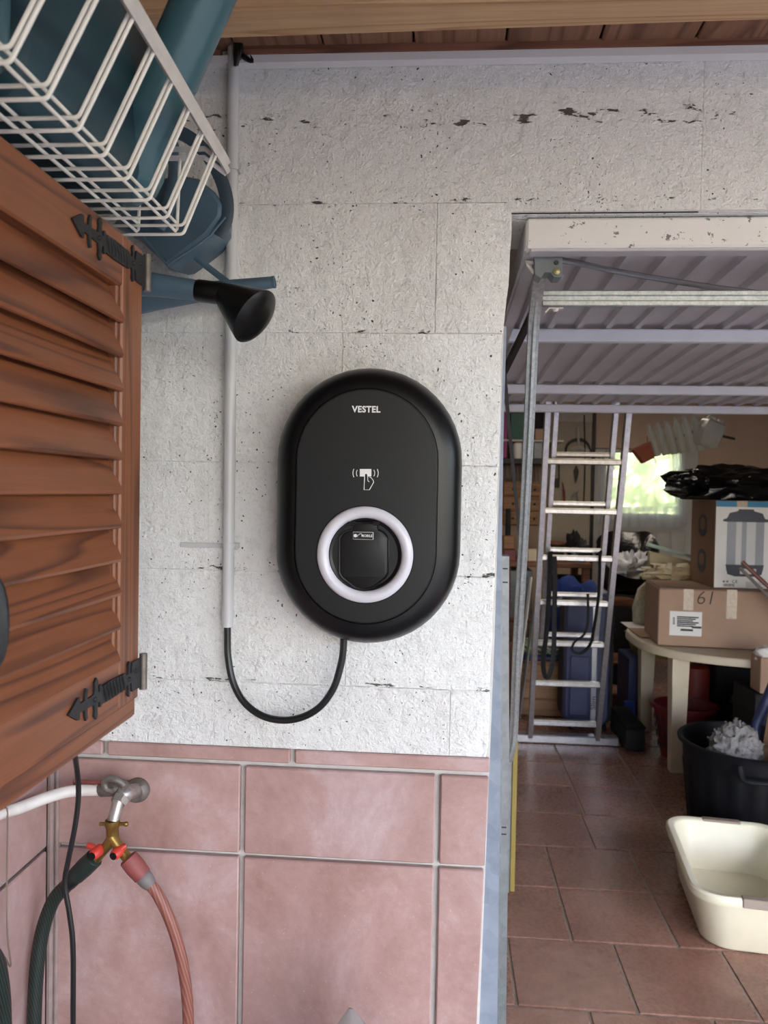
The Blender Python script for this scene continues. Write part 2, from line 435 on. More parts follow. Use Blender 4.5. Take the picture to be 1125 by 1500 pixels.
def text(name, body, h, mat, origin, right, up, parent=None, bold=0, sx=1.0, depth=.0004, align='CENTER'):
    """flat print: letters of height h, centred at origin"""
    cu = bpy.data.curves.new(name, 'FONT'); cu.body = body; cu.align_x = align; cu.align_y = 'CENTER'; cu.size = 1; cu.offset = bold; cu.extrude = .001; cu.space_character = 1.0 + bold * 2.2; cu.resolution_u = 3
    ob = bpy.data.objects.new(name, cu); COL.objects.link(ob)
    bpy.context.view_layer.update()
    me = bpy.data.meshes.new_from_object(ob.evaluated_get(bpy.context.evaluated_depsgraph_get()))
    COL.objects.unlink(ob); bpy.data.objects.remove(ob)
    k = h / .70; R_, U_ = V(right).normalized(), V(up).normalized(); N_ = R_.cross(U_)
    g = G(); g.add([V(origin) + R_ * v.co.x * k * sx + U_ * v.co.y * k + N_ * (depth if v.co.z > 0 else 0) for v in me.vertices], [tuple(p.vertices) for p in me.polygons])
    bpy.data.meshes.remove(me)
    return build(name, g, mat, parent, at=V(origin))


def pbox(x0, y0, x1, y1, Y, d, c=.004, z0=None):
    """box whose front face at depth Y covers the given photo rectangle"""
    a, b = P(x0, y1, Y), P(x1, y0, Y)
    return G().box((a.x, Y, a.z if z0 is None else z0), (b.x, Y + d, b.z), c)


X3, Y3, Z3 = V((1, 0, 0)), V((0, 1, 0)), V((0, 0, 1))

# ================================================================== SETTING
# ---- the wall with the charger: painted blocks above, tiles below, garage opening on the right
core = [(-.72, 0), (.075, 0), (.095, 1.2), (.10, 1.932), (2.55, 1.932), (2.55, 0), (4, 0), (4, 2.55), (-.72, 2.55)]
wall_back = struct('wall_back', G().prism([(x, .006, z) for x, z in core], (0, .194, 0)), M('mortar', (196, 192, 188), .9, var=.1, vs=40, bump=.5, bs=200), at=V((0, 0, 0)))
EDGE = [(712, 1107), (716, 1090), (720, 950), (724, 860), (726, 790), (729, 714), (731, 660), (733, 600), (735, 500), (740, 460), (745, 415), (747, 380), (749, 340), (749, 305)]
EP = sorted([(P(x, y, 0).z, P(x, y, 0).x) for x, y in EDGE])
def edge_x(z):
    return float(np.interp(z, [p[0] for p in EP], [p[1] for p in EP]))
def block(x0, x1, z0, z1, right_edge=False):
    g = G()
    if right_edge:
        zs = np.linspace(z0, z1, 9)
        poly = [(x0, 0, z0)] + [(edge_x(z) + random.uniform(-.0012, .0012), 0, z) for z in zs] + [(x0, 0, z1)]
        inner = [(x0 + .0015, -.0012, z0 + .0015)] + [(p[0] - .0025, -.0012, min(max(p[2], z0 + .0015), z1 - .0015)) for p in poly[1:-1]] + [(x0 + .0015, -.0012, z1 - .0015)]
        back = [(p[0], .19, p[2]) for p in poly]
        g.loft([[V(p) for p in inner], [V(p) for p in poly], [V(p) for p in back]])
    else: g.box((x0, -.0012, z0), (x1, .012, z1), .0006)
    return struct('block', g, m_block, wall_back)
zr = [.990, 1.106, 1.305, 1.497, 1.725, 1.948]
heads = [(-.40, .02), (-.165, ), (-.415, .01), (-.18, ), (-.43, -.02), (-.2, )]
for i in range(5):
    xs = [-.70] + list(heads[i]) + [None]
    for a, b in zip(xs[:-1], xs[1:]):
        if b is None: block(a, 0, zr[i], zr[i + 1] - .0004, True)
        else: block(a, b - .0004, zr[i], zr[i + 1] - .0004)
for a, b in ((-.70, -.44), (-.4396, -.162), (-.1616, .42), (.4204, 1.02), (1.0204, 1.62), (1.6204, 2.22), (2.2204, 2.9), (2.9004, 4)):
    z0 = 1.932 if a > -.17 else 1.948
    if a == -.1616:
        struct('block', G().prism([V((x, -.0012, z)) for x, z in ((-.1616, 1.948), (.0985, 1.948), (.0985, 1.932), (.42, 1.932), (.42, 2.30), (-.1616, 2.30))], (0, .0132, 0)), m_block, wall_back); continue
    block(a, b, z0, 2.30)
for z0, z1 in ((0, .4), (.4004, .8), (.8004, 1.2), (1.2004, 1.6), (1.6004, 1.9316)): block(2.55, 4, z0, z1)
# lintel and jamb faces inside the opening
struct('block', G().box((.10, .0125, 1.931), (2.55, .2, 1.938)), m_block, wall_back)
def wtile(x0, x1, z0, z1, cut=False):
    g = G().box((x0, -.0075 + random.uniform(-.0008, .0008), z0), (x1, .0062, z1), .0022)
    if cut:
        for p in g.v:
            if p.x > (x0 + x1) / 2: p.x += .095 - x1 + (p.z - .99) * .028 - .004
    return struct('tile', g, m_tile, wall_back)
JG = .0047
for a, b in ((-.684, -.598), (-.598, -.256), (-.256, .095)): wtile(a + JG, b - JG if b < .09 else b, .9655, .9895, b > .09)
rows = [(.8005, .9565), (.4535, .7925), (.1065, .4455), (.0, .0985)]
for z0, z1 in rows:
    for a, b in ((-.688, -.345), (-.345, .002), (.002, .095)): wtile(a + (JG if a > -.6 else 0), b - JG if b < .09 else b, z0, z1, b > .09)
# ---- left wall, tiled below
wall_left = struct('wall_left', G().box((-.86, -6.0, 0), (-.7055, .2, 2.3)), m_grout, at=V((-.7, 0, 0)))  # carried on unseen behind the camera to darken the left side
for z0, z1 in ((.9655, .9895),) + tuple(rows):
    ys = [-.022, -.30, -.645, -.99, -1.335, -1.68] if z0 < .96 else [-.022, -.2, -.54, -.885, -1.23, -1.57]
    for a, b in zip(ys[:-1], ys[1:]):
        struct('tile', G().box((-.7065, b + JG, z0), (-.697 + random.uniform(-.0005, .0005), a - (JG if a < -.1 else 0), z1), .002), m_tile, wall_left)
for z0, z1 in ((.992, 1.19), (1.1904, 1.39), (1.3904, 1.59), (1.5904, 1.79), (1.7904, 1.99), (1.9904, 2.3)):
    for a, b in ((-.0, -.5), (-.5004, -1.0), (-1.0004, -1.5), (-1.5004, -2.3)): struct('block', G().box((-.712, b, z0), (-.702, a, z1), .0016), m_block, wall_left)
struct('trim_4', G().box((-.7, -.020, 0), (-.689, 0.003, .985), .003).box((-.689, -.012, 0), (-.682, .003, .985), .002), M('corner_bead', (146, 126, 120), .6, var=.2, vs=30))
struct('wall_shade_rear', G().box((-.86, -2.75, 0), (.15, -2.55, 2.2)), m_beige)  # unseen wall added to block light from the rear left
# ---- carport roof: planks, beam, batten and white painted timber
ceiling = struct('ceiling', G().box((-1.0, -3.1, 2.236), (2.5, 0.2, 2.26)), m_darkmetal, at=V((0, 0, 2.26)))
px0 = -.683
k = 0
while px0 < 2.4:
    wd = .1545
    struct('plank', G().box((px0 + .002, -3.05, 2.207 - .010 * (px0 + .077)), (px0 + wd - .002, -.002, 2.232), .002), m_plank, ceiling); px0 += wd
bl, br = P(300, 56, Z=2.13), P(1125, 30.5, Z=2.13)
def beam_y(x): return -.179 + (x + .353) * -.0128
g = G(); L0, L1 = -.69, 2.5
ring = lambda x: [V((x, beam_y(x), 2.134)), V((x, beam_y(x) - .004, 2.13)), V((x, beam_y(x) - .066, 2.13)), V((x, beam_y(x) - .07, 2.134)), V((x, beam_y(x) - .07, 2.216)), V((x, beam_y(x), 2.216))]
g.loft([ring(L0), ring(L1)]); beam = struct('trim_3', g, m_beam)
for yb in (-.95, -1.7, -2.45): struct('trim_5' if yb == -.95 else 'trim_6' if yb == -1.7 else 'trim_7', G().box((L0, yb - .07, 2.13), (2.5, yb, 2.216), .004), m_beam)
tz = lambda x: 2.1815 - (x + .38) * .005
g = G()
for x0, x1 in ((-.70, 4.0),):
    g.loft([[V((x, -.002, tz(x))), V((x, -.017, tz(x) + .003)), V((x, -.019, tz(x) + .0150)), V((x, -.002, tz(x) + .0150))] for x in (x0, x1)])
struct('trim_1', g, m_whitewood)
g = G()
for x0, x1 in ((-.70, -.3995), (-.3635, 4.0)):
    g.loft([[V((x, -.002, tz(x) + .0155)), V((x, -.021, tz(x) + .0155)), V((x, -.022, 2.2085 - .010 * x)), V((x, -.002, 2.2085 - .010 * x))] for x in (x0, x1)])
struct('trim_2', g, m_batten)
# ---- floor: tiled garage, pale ground outside
ground = struct('ground', G().box((-14, -16, -.16), (14, -3.2, -.02)), m_concrete)
struct('trim_8', G().box((-.86, -3.2, -.12), (4.2, .10, -.003)), m_concrete)
floor = struct('floor', G().box((-.86, .10, -.12), (4.2, 6.2, -.004)), m_fgrout, at=V((0, 0, 0)))
PT = .338; JF = .0045
offs = [(.829 - PT, .10), (.829, .239), (1.167, .112), (1.505, .112), (1.843, .325), (2.181, .335)]
yk = .829 - 2 * PT; kk = -2  # the first row starts inside the opening
while yk < 5.9:
    off = {-2: .27, -1: .10, 0: .239, 1: .112, 2: .112, 3: .315}.get(kk, .335)
    for i in range(-1, 7):
        x0 = off + (i - .0) * PT - .338
        if x0 < -.1 - PT or x0 > 2.1: continue
        a = random.uniform(-.002, .002)
        struct('tile', G().box((x0 + JF, yk + JF, -.008), (x0 + PT - JF, yk + PT - JF, random.uniform(-.0006, .0004)), .0022), m_ftile, floor)
    yk += PT; kk += 1
# ---- garage shell
GY = 6.0
struct('wall_right', G().box((4.0, 0.2, 0), (4.2, 6.2, 2.6)), m_beige)
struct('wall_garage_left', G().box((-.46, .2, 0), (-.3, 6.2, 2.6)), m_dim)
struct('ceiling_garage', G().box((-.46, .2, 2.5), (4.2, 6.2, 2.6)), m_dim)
dl, dr = P(871, 700, GY).x, P(1024, 700, GY).x
dtop = P(940, 657, GY).z
wl_, wr_ = P(886, 700, GY).x, P(1000, 700, GY).x
wt_, wb_ = P(940, 662, GY).z, P(940, 752, GY).z
g = G().box((-.46, GY, 0), (dl, GY + .2, 2.6)).box((dr, GY, 0), (4.2, GY + .2, 2.6)).box((dl, GY, dtop), (dr, GY + .2, 2.6))
struct('wall_garage_back', g, m_beige, at=V((0, GY, 0)))
bd = struct('door_2', G().box((dl + .002, GY + .03, 0), (wl_, GY + .07, dtop - .002)).box((wr_, GY + .03, 0), (dr - .002, GY + .07, dtop - .002)).box((wl_, GY + .03, 0), (wr_, GY + .07, wb_)).box((wl_, GY + .03, wt_), (wr_, GY + .07, dtop - .002)), m_bdoor)
n = 6
for i in range(n):
    a, b = wl_ - .05 + (wr_ - wl_ + .1) * i / n, wl_ - .05 + (wr_ - wl_ + .1) * (i + 1) / n
    struct('panel', G().box((a + .006, GY + .018, .12), (b - .006, GY + .032, wb_ - .16), .004), m_bdoor, bd)
wf = struct('window_1', G().box((wl_ - .02, GY + .014, wb_ - .03), (wl_ + .02, GY + .045, wt_ + .02), .004).box((wr_ - .02, GY + .014, wb_ - .03), (wr_ + .02, GY + .045, wt_ + .02), .004).box((wl_, GY + .014, wb_ - .04), (wr_, GY + .045, wb_), .004).box((wl_, GY + .014, wt_ - .01), (wr_, GY + .045, wt_ + .02), .004), m_bdoor)
gl = NT('window_glass'); mx = gl.n('ShaderNodeMixShader'); tr = gl.n('ShaderNodeBsdfTransparent'); gs = gl.n('ShaderNodeBsdfGlossy'); gs.inputs['Roughness'].default_value = .02
fr = gl.n('ShaderNodeFresnel'); gl.l(fr.outputs[0], mx.inputs[0]); gl.l(tr.outputs[0], mx.inputs[1]); gl.l(gs.outputs[0], mx.inputs[2]); gl.l(mx.outputs[0], gl.t.nodes['Material Output'].inputs[0])
struct('pane', G().box((wl_ + .001, GY + .048, wb_ + .001), (wr_ - .001, GY + .052, wt_ - .001)), gl.m, wf)
# hedge outside the back window
hm = NT('hedge_leaf'); oi = hm.noise(hm.vec((1, 1, 1), False), 1.2, 3)
m_leaf = hm.done(hm.ramp(oi, [(.3, lin((190, 206, 140))), (.7, lin((246, 248, 214)))]), .6)  # leaf tones paled to stand in for the glare outside
g = G()
for i in range(2600):
    c = V((random.uniform(-.8, 4.6), 9.2 + random.gauss(0, .22), random.uniform(0, 3.1)))
    d = V((random.gauss(0, 1), random.gauss(-.8, .6), random.gauss(.4, .7))).normalized(); u = d.orthogonal().normalized() * .11; v_ = d.cross(u).normalized() * .07
    g.add([c - u, c + v_, c + u, c - v_], [(0, 1, 2, 3)])
g.box((-.9, 9.35, 0), (4.7, 9.8, 2.9))
o = build('hedge_foliage', g, m_leaf); tag(o, 'sunlit green foliage seen through the back window', 'hedge', None, 'stuff')
tag(struct('lawn', G().box((-6, 6.2, -.16), (9, 14, -.02)), M('lawn_green', (120, 140, 80), .9)), None)

# ================================================================== THE CHARGER
CX, CZ, ST = -.1245, 1.425, .0755
def stad(R, Y, n=24, cx=CX, cz=CZ, st=ST):
    out = []
    for k in range(n + 1):
        a = math.pi * k / n; out.append(V((cx + R * math.cos(a), Y, cz + st + R * math.sin(a))))
    for k in range(n + 1):
        a = math.pi + math.pi * k / n; out.append(V((cx + R * math.cos(a), Y, cz - st + R * math.sin(a))))
    return out
ch = thing('wall_charger', 'matt black oval wall charger with pale ring socket on white block wall', 'charger', (CX, 0, CZ - .231))
g = G(); prof = [(.128, -.0015), (.146, -.006), (.1515, -.016), (.1545, -.030), (.1555, -.045), (.1545, -.058), (.1515, -.070), (.1465, -.081), (.140, -.089), (.132, -.0945), (.124, -.0975), (.1165, -.0985), (.1160, -.0965), (.1155, -.0945)]
g.loft([stad(r, y) for r, y in prof], True, True); build('body', g, m_black, ch, angle=50)
# front panel with a round hole
pc = P(534.5, 812.5, -.1)
cx0, cz0, RH = pc.x, pc.z, .0800
def ray_stad(R, a):
    d = V((math.cos(a), 0, math.sin(a))); lo, hi = 0, .6
    for _ in range(30):
        m = (lo + hi) / 2; x, z = cx0 + d.x * m - CX, cz0 + d.z * m - CZ
        zz = max(0, abs(z) - ST); inside = math.hypot(x, zz) < R
        lo, hi = (m, hi) if inside else (lo, m)
    return V((cx0 + d.x * lo, 0, cz0 + d.z * lo))
NP = 96; g = G(); rings = []
for R, Y in ((.1138, -.0945), (.1138, -.0986), (.1128, -.0996), (.090, -.1002)):
    rings.append([ray_stad(R, 2 * math.pi * k / NP) + V((0, Y, 0)) for k in range(NP)])
cir = lambda r, Y, n=NP, cx=cx0, cz=cz0: [V((cx + r * math.cos(2 * math.pi * k / n), Y, cz + r * math.sin(2 * math.pi * k / n))) for k in range(n)]
rings[-1] = [r * .35 + c * .65 + V((0, 0, 0)) for r, c in zip(rings[2], cir(RH, -.1003))]
for r in rings[-1]: r.y = -.1002
rings += [cir(RH, -.1003), cir(RH - .001, -.0985)]
g.loft(rings, True, True); pan = build('front_panel', g, m_blackface, ch, angle=40)
g = G(); g.loft([cir(r, y) for r, y in ((.0785, -.098), (.0785, -.1015), (.0760, -.1050), (.0715, -.1072), (.067, -.1072), (.0625, -.1050), (.0600, -.1010), (.0592, -.098))], False, False)
build('light_ring', g, m_ring, ch, angle=60)['label'] = 'milky lavender white ring around the socket'
g = G(); g.loft([cir(r, y) for r, y in ((.0592, -.0982), (.0575, -.1005), (.056, -.1000), (.052, -.0975), (.049, -.0965))], True, True)
sock = build('socket', g, m_black, ch, angle=40)
def pp(lst, Y): return [P(x, y, Y) for x, y in lst]
fl = [(517, 764), (553, 764), (555, 775), (563, 778), (570, 786), (570, 840), (566, 847), (547, 862), (533, 866), (519, 862), (500, 847), (496, 840), (496, 786), (503, 778), (514, 775)]
ct = (533, 815)
shr = lambda L_, k: [((x - ct[0]) * k + ct[0], (y - ct[1]) * k + ct[1]) for x, y in L_]
g = G(); g.loft([pp(fl, -.0965), pp(fl, -.1015), pp(shr(fl, .975), -.1025), pp(shr(fl, .945), -.1022), pp(shr(fl, .93), -.1008), pp(shr(fl, .90), -.1010)], True, True)
flap = build('socket_flap', g, m_black, ch, angle=30)
inn = [(499, 790), (506, 781), (514, 777), (553, 777), (560, 781), (567, 790), (567, 838), (563, 846), (503, 846), (499, 838)]
g = G(); g.loft([pp(shr(inn, .97), -.1005), pp(shr(inn, .97), -.1016), pp(shr(inn, .955), -.1019)], True, True); build('flap_face', g, m_blackface, flap, angle=30)
for x in (514, 551):
    a = P(x, 767, -.1035); build('hinge_pin', G().tube([a - X3 * .005, a + X3 * .005], .0032, 10, 0), m_blackgloss, flap)
# the little plate on the flap
a, b = P(517, 790, -.102), P(547, 779.5, -.102)
pl = build('name_plate', G().box((a.x, -.1035, a.z), (b.x, -.1015, b.z), .0006), m_print, flap); pl['label'] = 'small black plate with white emblem'
build('plate_face', G().box((a.x + .0006, -.1041, a.z + .0006), (b.x - .0006, -.103, b.z - .0006), .0002), m_blackgloss, flap)
mid = (a + b) / 2; mid.y = -.1042
text('plate_letters', 'MOBILE', .0040, m_print, mid + X3 * .0062, X3, Z3, flap, .012, .9)
g = G(); g.lathe([(.0028, -.0003), (.0028, .0003)], mid - X3 * .0125 + V((0, -.0002, 0)), Y3, 14)
car = [(-.0092, -.002), (-.0088, .0008), (-.0068, .0012), (-.0054, .0032), (-.0026, .0032), (-.001, .0010), (.0002, .0004), (.0002, -.002)]
g.tube([mid + V((x, -.0002, z)) for x, z in car], .00045, 5, 0); build('plate_emblem', g, m_print, flap)
# name and card symbol
text('lettering', 'VESTEL', .0098, m_print, P(536.5, 600, -.1004), X3, Z3, ch, .034, .97)['label'] = 'white printed letters VESTEL'
Ys = -.1006
g = G(); cardp = pp([(527, 687), (544, 687), (544, 698), (539, 698), (538, 694.5), (536, 693.5), (534, 694.5), (533.4, 698), (527, 698)], Ys)
g.prism(cardp, (0, .0007, 0))
for s_, r0 in ((-1, 9.5), (-1, 14.5), (1, 9.5), (1, 14.5)):
    pts = []
    for k in range(7):
        t = math.radians(-32 + 64 * k / 6); pts.append(P(535.5 + s_ * (r0 + 4.0 - 6 * (1 - math.cos(t)) * 1.6), 693 + 9.8 * math.sin(t) * (1.15 if r0 > 10 else .9), Ys))
    g.tube(pts, .00062, 5, 0)
hand = [(534, 697), (533.2, 717.5), (541, 717.5), (547.3, 706.5), (546.5, 703.5), (543.5, 699.5), (541.5, 699.2)]
g.tube(pp(hand, Ys), .00062, 5, 0); g.tube(pp([(538.6, 696), (538.8, 704), (541, 706)], Ys), .00062, 5, 0); g.tube(pp([(534, 698), (534.4, 694.6), (536.2, 693.6), (538, 694.6), (538.6, 698)], Ys), .00055, 5, 0)
build('card_symbol', g, m_print, ch)['label'] = 'white symbol of a hand holding a card with waves'
# ---- charging cable and conduit
CY = -.0125
cb = [(333, 905, CY), (333.2, 930, CY), (334, 962, -.014), (341, 998, -.018), (357, 1028, -.024), (383, 1048, -.03), (414, 1055, -.034), (444, 1050, -.037), (470, 1034, -.04), (489, 1007, -.042), (499, 975, -.043), (502.5, 955, -.044), (503.5, 936, -.045)]
one('charging_cable', G().tube([P(x, y, Y) for x, y, Y in cb], .0062, 12, 5), m_blackgloss, 'black cable looping from grey conduit up into the oval charger', 'cable')
cdt = thing('conduit', 'grey plastic conduit running up the white wall beside the charger', 'conduit', P(333, 918, 0))
g = G().tube([P(x, y, CY) for x, y in ((333, 918), (335, 800), (336.5, 640), (338, 480), (340.5, 250), (342, 90), (342.5, 63))], .0102, 16, 3, False)
g.tube([P(x, y, CY) for x, y in ((333, 918), (335, 800))], .0075, 12, 0, True); build('pipe', g, m_conduit, cdt)
for x, y in ((335.2, 799), (340.7, 247)):
    c = P(x, y, CY); g = G().lathe([(.0104, -.0042), (.0120, -.0038), (.0120, .0038), (.0104, .0042)], c, Z3, 20)
    g.box((c.x + .009, -.016, c.z - .005), (c.x + .0175, -.001, c.z + .0045), .001).box((c.x + .011, -.018, c.z - .0075), (c.x + .0155, -.006, c.z - .002), .0008)
    build('clip', g, m_conduit, cdt)
c = P(297, 798.5, 0); one('wall_strap', G().box((P(265, 800, 0).x, -.0038, c.z - .0042), (P(328, 798, 0).x, -.0011, c.z + .0042), .001), m_conduit, 'flat painted strap lying on the wall left of the conduit', 'strap')
g = G()
for (x0, y0, x1, y1, r) in ((347, 62, 346, 96, .006), (352, 62, 350, 88, .005), (349, 70, 344, 97, .004)): g.tube([P(x0, y0, -.026), P((x0 + x1) / 2 + 1, (y0 + y1) / 2, -.03), P(x1, y1, -.026)], [r, r * 1.1, r * .6], 8, 3)
g.blob(P(354, 82, -.02), (.008, .006, .005), 10, 6, .5, 9, 3); g.tube([P(352, 78, -.026), P(360, 85, -.03), P(370, 90, -.034), P(367, 81, -.03)], [.004, .005, .003, .001], 8, 3)
one('tape_wrap', g, m_blackgloss, 'torn black tape hanging at the top of the conduit', 'tape')

# ================================================================== CABINET WITH LOUVRED DOOR
XD = -.40
cabinet = thing('wall_cabinet', 'reddish pine wall cabinet with louvred door and black strap hinges', 'cabinet', (-.55, -.6, 1.14))
yf, yn = -.347, -1.02           # far and near ends of the door
ztop, zbot = 1.762, 1.163
g = G().box((-.70, yn - .02, 1.145), (XD - .022, yf + .004, 1.160), .002).box((-.70, yn - .02, 1.757), (XD - .020, yf + .004, 1.773), .002)
g.box((-.70, yf - .012, 1.150), (XD - .022, yf + .003, 1.772), .002).box((-.70, yn - .02, 1.150), (XD - .022, yn - .003, 1.772), .002)
build('carcass', g, m_pine, cabinet)
build('back_panel', G().box((-.70, yn, 1.155), (-.69, yf, 1.765)), m_pine, cabinet)
build('bottom_trim', G().box((XD - .030, yn - .02, 1.142), (XD - .006, yf + .006, 1.170), .004), m_pine, cabinet)
sty = .063
zo0, zo1 = P(178, 964, X=XD).z, P(179, 417, X=XD).z
door = build('shutter_door', G().box((XD - .022, yf - sty, zbot + .006), (XD, yf, ztop), .0025), m_pinez, cabinet)
build('stile', G().box((XD - .022, yn, zbot + .006), (XD, yn + sty, ztop), .0025), m_pinez, door)
for z0, z1 in ((zbot + .006, zo0 + .002), (zo1 - .002, ztop)): build('rail', G().box((XD - .022, yn + sty, z0), (XD + .0004, yf - sty + .0, z1), .0025), m_pine, door)
build('rail_mould', G().box((XD - .018, yf - sty - .007, zo0), (XD - .004, yf - sty + .001, zo1), .002), m_pinez, door)
ns = 11; sp = (zo1 - zo0) / ns
for i in range(ns):
    zc = zo0 + sp * (i + .5)
    rot = Matrix.Rotation(math.radians(-24 + random.uniform(-1.5, 1.5)), 3, 'Y')
    g = G().box((XD - .0145, yn + sty - .004, zc - sp * .66), (XD - .0065, yf - sty + .002, zc + sp * .66), .0025, rot)
    s_ = build('slat', g, m_pine, door)
# strap hinges cut from sheet iron
def hinge(y_edge, zc, ln, slope):
    half = [(-.001, .0195), (.030, .019), (.032, .013), (.034, .006), (.038, .006), (.039, .013), (.0375, .019), (.041, .023), (.0445, .019), (.043, .013), (.045, .0065), (.052, .0075), (.056, .0105), (.10, .0115), (.128, .0105), (.131, .0135), (.134, .0125), (.134, .006), (.139, .006), (.1405, .015), (.139, .020), (.1435, .0245), (.149, .020), (.148, .013), (.150, .006), (.168, .0052), (.169, .011), (.167, .0165), (.172, .0185), (.175, .013), (.176, .0055), (.188, .005), (.1885, .0125), (.193, .0125), (.216, .0006)]
    k = ln / .215
    up_ = [V((XD + .0005, y_edge - u * k, zc + h + slope * u)) for u, h in half]; dn = [V((XD + .0005, y_edge - u * k, zc - h + slope * u)) for u, h in half[::-1]]
    hg = build('hinge', G().prism(up_ + dn, (.0028, 0, 0)), m_iron, door, angle=20); hg['label'] = 'black wrought-iron strap hinge'
    g = G()
    for q in range(7):
        y = y_edge - (.062 + q * .0095) * k; g.tube([V((XD + .003, y + .004, zc - .010)), V((XD + .0044, y, zc)), V((XD + .003, y - .004, zc + .010))], .0016, 6, 2)
    for u, h in ((.018, 0.006), (.042, 0), (.148, 0)): g.blob(V((XD + .0035, y_edge - u * k, zc + h)), .0032, 8, 5)
    build('hinge_twist', g, m_iron, hg)
    build('hinge_pin', G().tube([V((XD + .004, y_edge + .006, zc - .024)), V((XD + .004, y_edge + .006, zc + .024))], .0052, 12, 0).tube([V((XD + .004, y_edge + .006, zc + .006)), V((XD + .004, y_edge + .006, zc + .0072))], .0057, 12, 0), m_hingepin, hg)['label'] = 'worn brown-grey hinge knuckle'
hinge(yf, 1.733, .197, 0); hinge(yf, 1.203, .197, 0)
hy, hz0, hz1 = P(1, 900, X=XD + .03).y, P(0, 990, X=XD + .03).z, P(0, 838, X=XD + .03).z
build('pull_handle', G().tube([V((XD, hy - .01, hz0)), V((XD + .022, hy + .002, hz0 + .008)), V((XD + .028, hy + .0035, (hz0 + hz1) / 2)), V((XD + .022, hy + .002, hz1 - .008)), V((XD, hy - .01, hz1))], [.005, .006, .007, .006, .005], 10, 4), m_iron, door)['label'] = 'dark iron pull handle'

# ================================================================== WIRE BASKET AND WATERING CANS
ZB, ZR = 1.7745, 1.880
RB = .0020
low = [(31, 30), (78, 90), (120, 144), (159, 190), (191, 228), (218, 262), (243, 293), (265, 319), (286, 343)]
Ysb = [P(x, y, Z=ZB + RB).y for x, y in low]
Ysb = [Ysb[0] - .125, Ysb[0] - .063] + Ysb
XR, XL = -.337, -.655
def arc_corner(cx, cz, r, a0, a1, n=4): return [(cx + r * math.cos(math.radians(a0 + (a1 - a0) * k / n)), cz + r * math.sin(math.radians(a0 + (a1 - a0) * k / n))) for k in range(n + 1)]
def wire_basket(label, dz):
    b = thing('wire_basket', label, 'basket', (-.5, -.5, ZB + dz), 'white wire baskets on the pine cabinet')
    zb, zr = ZB + dz, ZR + dz
    lean = math.degrees(math.atan2(zr - zb - .006, .037))
    YE, YN = max(Ysb) + .004, min(Ysb) - .03
    rx = lambda Y: -.300 + (Y + .3) * -.03
    for Y in Ysb:
        prof = [(rx(Y), zr - .002)] + arc_corner(XR - .008, zb + RB + .007, .007, lean - 90, -90) + arc_corner(XL + .008, zb + RB + .007, .007, -90, -90 - (lean), 4) + [(XL - .037, zr - .002)]
        build('wire', G().tube([V((x, Y, z)) for x, z in prof], RB, 7, 0), m_wire, b)
    for xa in (XR - .0135, -.402, -.465, -.528, -.591):
        build('wire', G().tube([V((xa, YN, zb + RB * 2.9)), V((xa, YE - .005, zb + RB * 2.9)), V((xa, YE + .001, zb + .010)), V((xa, YE + .009, zr))], RB, 7, 0), m_wire, b)
    rim = [V((rx(YN), YN, zr)), V((rx(-.33), -.325, zr)), V((-.3005, -.310, zr)), V((-.306, -.301, zr)), V((-.318, YE + .011, zr)), V((XL - .02, YE + .011, zr)), V((XL - .036, YE, zr)), V((XL - .036, YN, zr))]
    build('rim', G().tube(rim, .0072, 4, 0, True, .62), m_rim, b, angle=30)
wire_basket('white wire basket standing on the pine cabinet, lower of the two nested ones', 0)
wire_basket('white wire basket nested inside another, upper one, holding the teal cans', .0115)
ZB += .0115; YE = max(Ysb) + .004

# large teal can lying in the basket
tc = thing('watering_can', 'large teal watering can with thick tube lying in the white wire basket', 'watering can', (-.5, -.5, ZB))
zz = ZB + .0095
def rrect(x0, x1, z0, z1, Y, r, n=5):
    out = []
    for cx, cz, a0 in ((x1 - r, z1 - r, 0), (x0 + r, z1 - r, 90), (x0 + r, z0 + r, 180), (x1 - r, z0 + r, 270)):
        for k in range(n + 1):
            a = math.radians(a0 + 90 * k / n); out.append(V((cx + r * math.cos(a), Y, cz + r * math.sin(a))))
    return out
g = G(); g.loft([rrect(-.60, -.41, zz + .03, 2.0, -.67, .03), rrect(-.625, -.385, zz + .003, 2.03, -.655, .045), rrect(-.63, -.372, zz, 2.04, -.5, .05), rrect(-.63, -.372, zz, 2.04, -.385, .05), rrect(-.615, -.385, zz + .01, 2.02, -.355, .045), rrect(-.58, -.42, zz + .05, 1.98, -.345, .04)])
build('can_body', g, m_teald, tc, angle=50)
q0, q1, q2, q3 = P(196, 262, -.395), P(208, 205, -.41), P(245, 120, -.43), P(315, -40, -.46)
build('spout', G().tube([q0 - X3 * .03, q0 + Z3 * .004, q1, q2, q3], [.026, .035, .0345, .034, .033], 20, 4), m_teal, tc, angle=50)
build('seam', G().tube([q1 + X3 * .034 - Y3 * .01, q2 + X3 * .0325 - Y3 * .012, q3 + X3 * .030 - Y3 * .014], .0016, 6, 3), m_teal, tc)
# bottle of murky blue at the bottom of the basket
c = P(196, 262, -.335)
# second teal piece nearer, top-left corner of the basket
a, b = P(-60, 60, -.72), P(38, 12, -.70)
tb = thing('teal_jug', 'small teal jug with pale cap at the near end of the basket', 'jug', V((a.x, -.72, zz)))
g = G().lathe([(.036, 0), (.042, .006), (.043, .05), (.043, .16), (.036, .185), (.02, .20)], V((-.405, -.735, zz)), Z3, 20)
build('jug_body', g, m_teal, tb, angle=50)
build('cap', G().blob(V((-.402, -.728, zz + .214)), (.016, .016, .018), 12, 8, .15, 12), m_clear, tb)['label'] = 'crumpled pale cap'

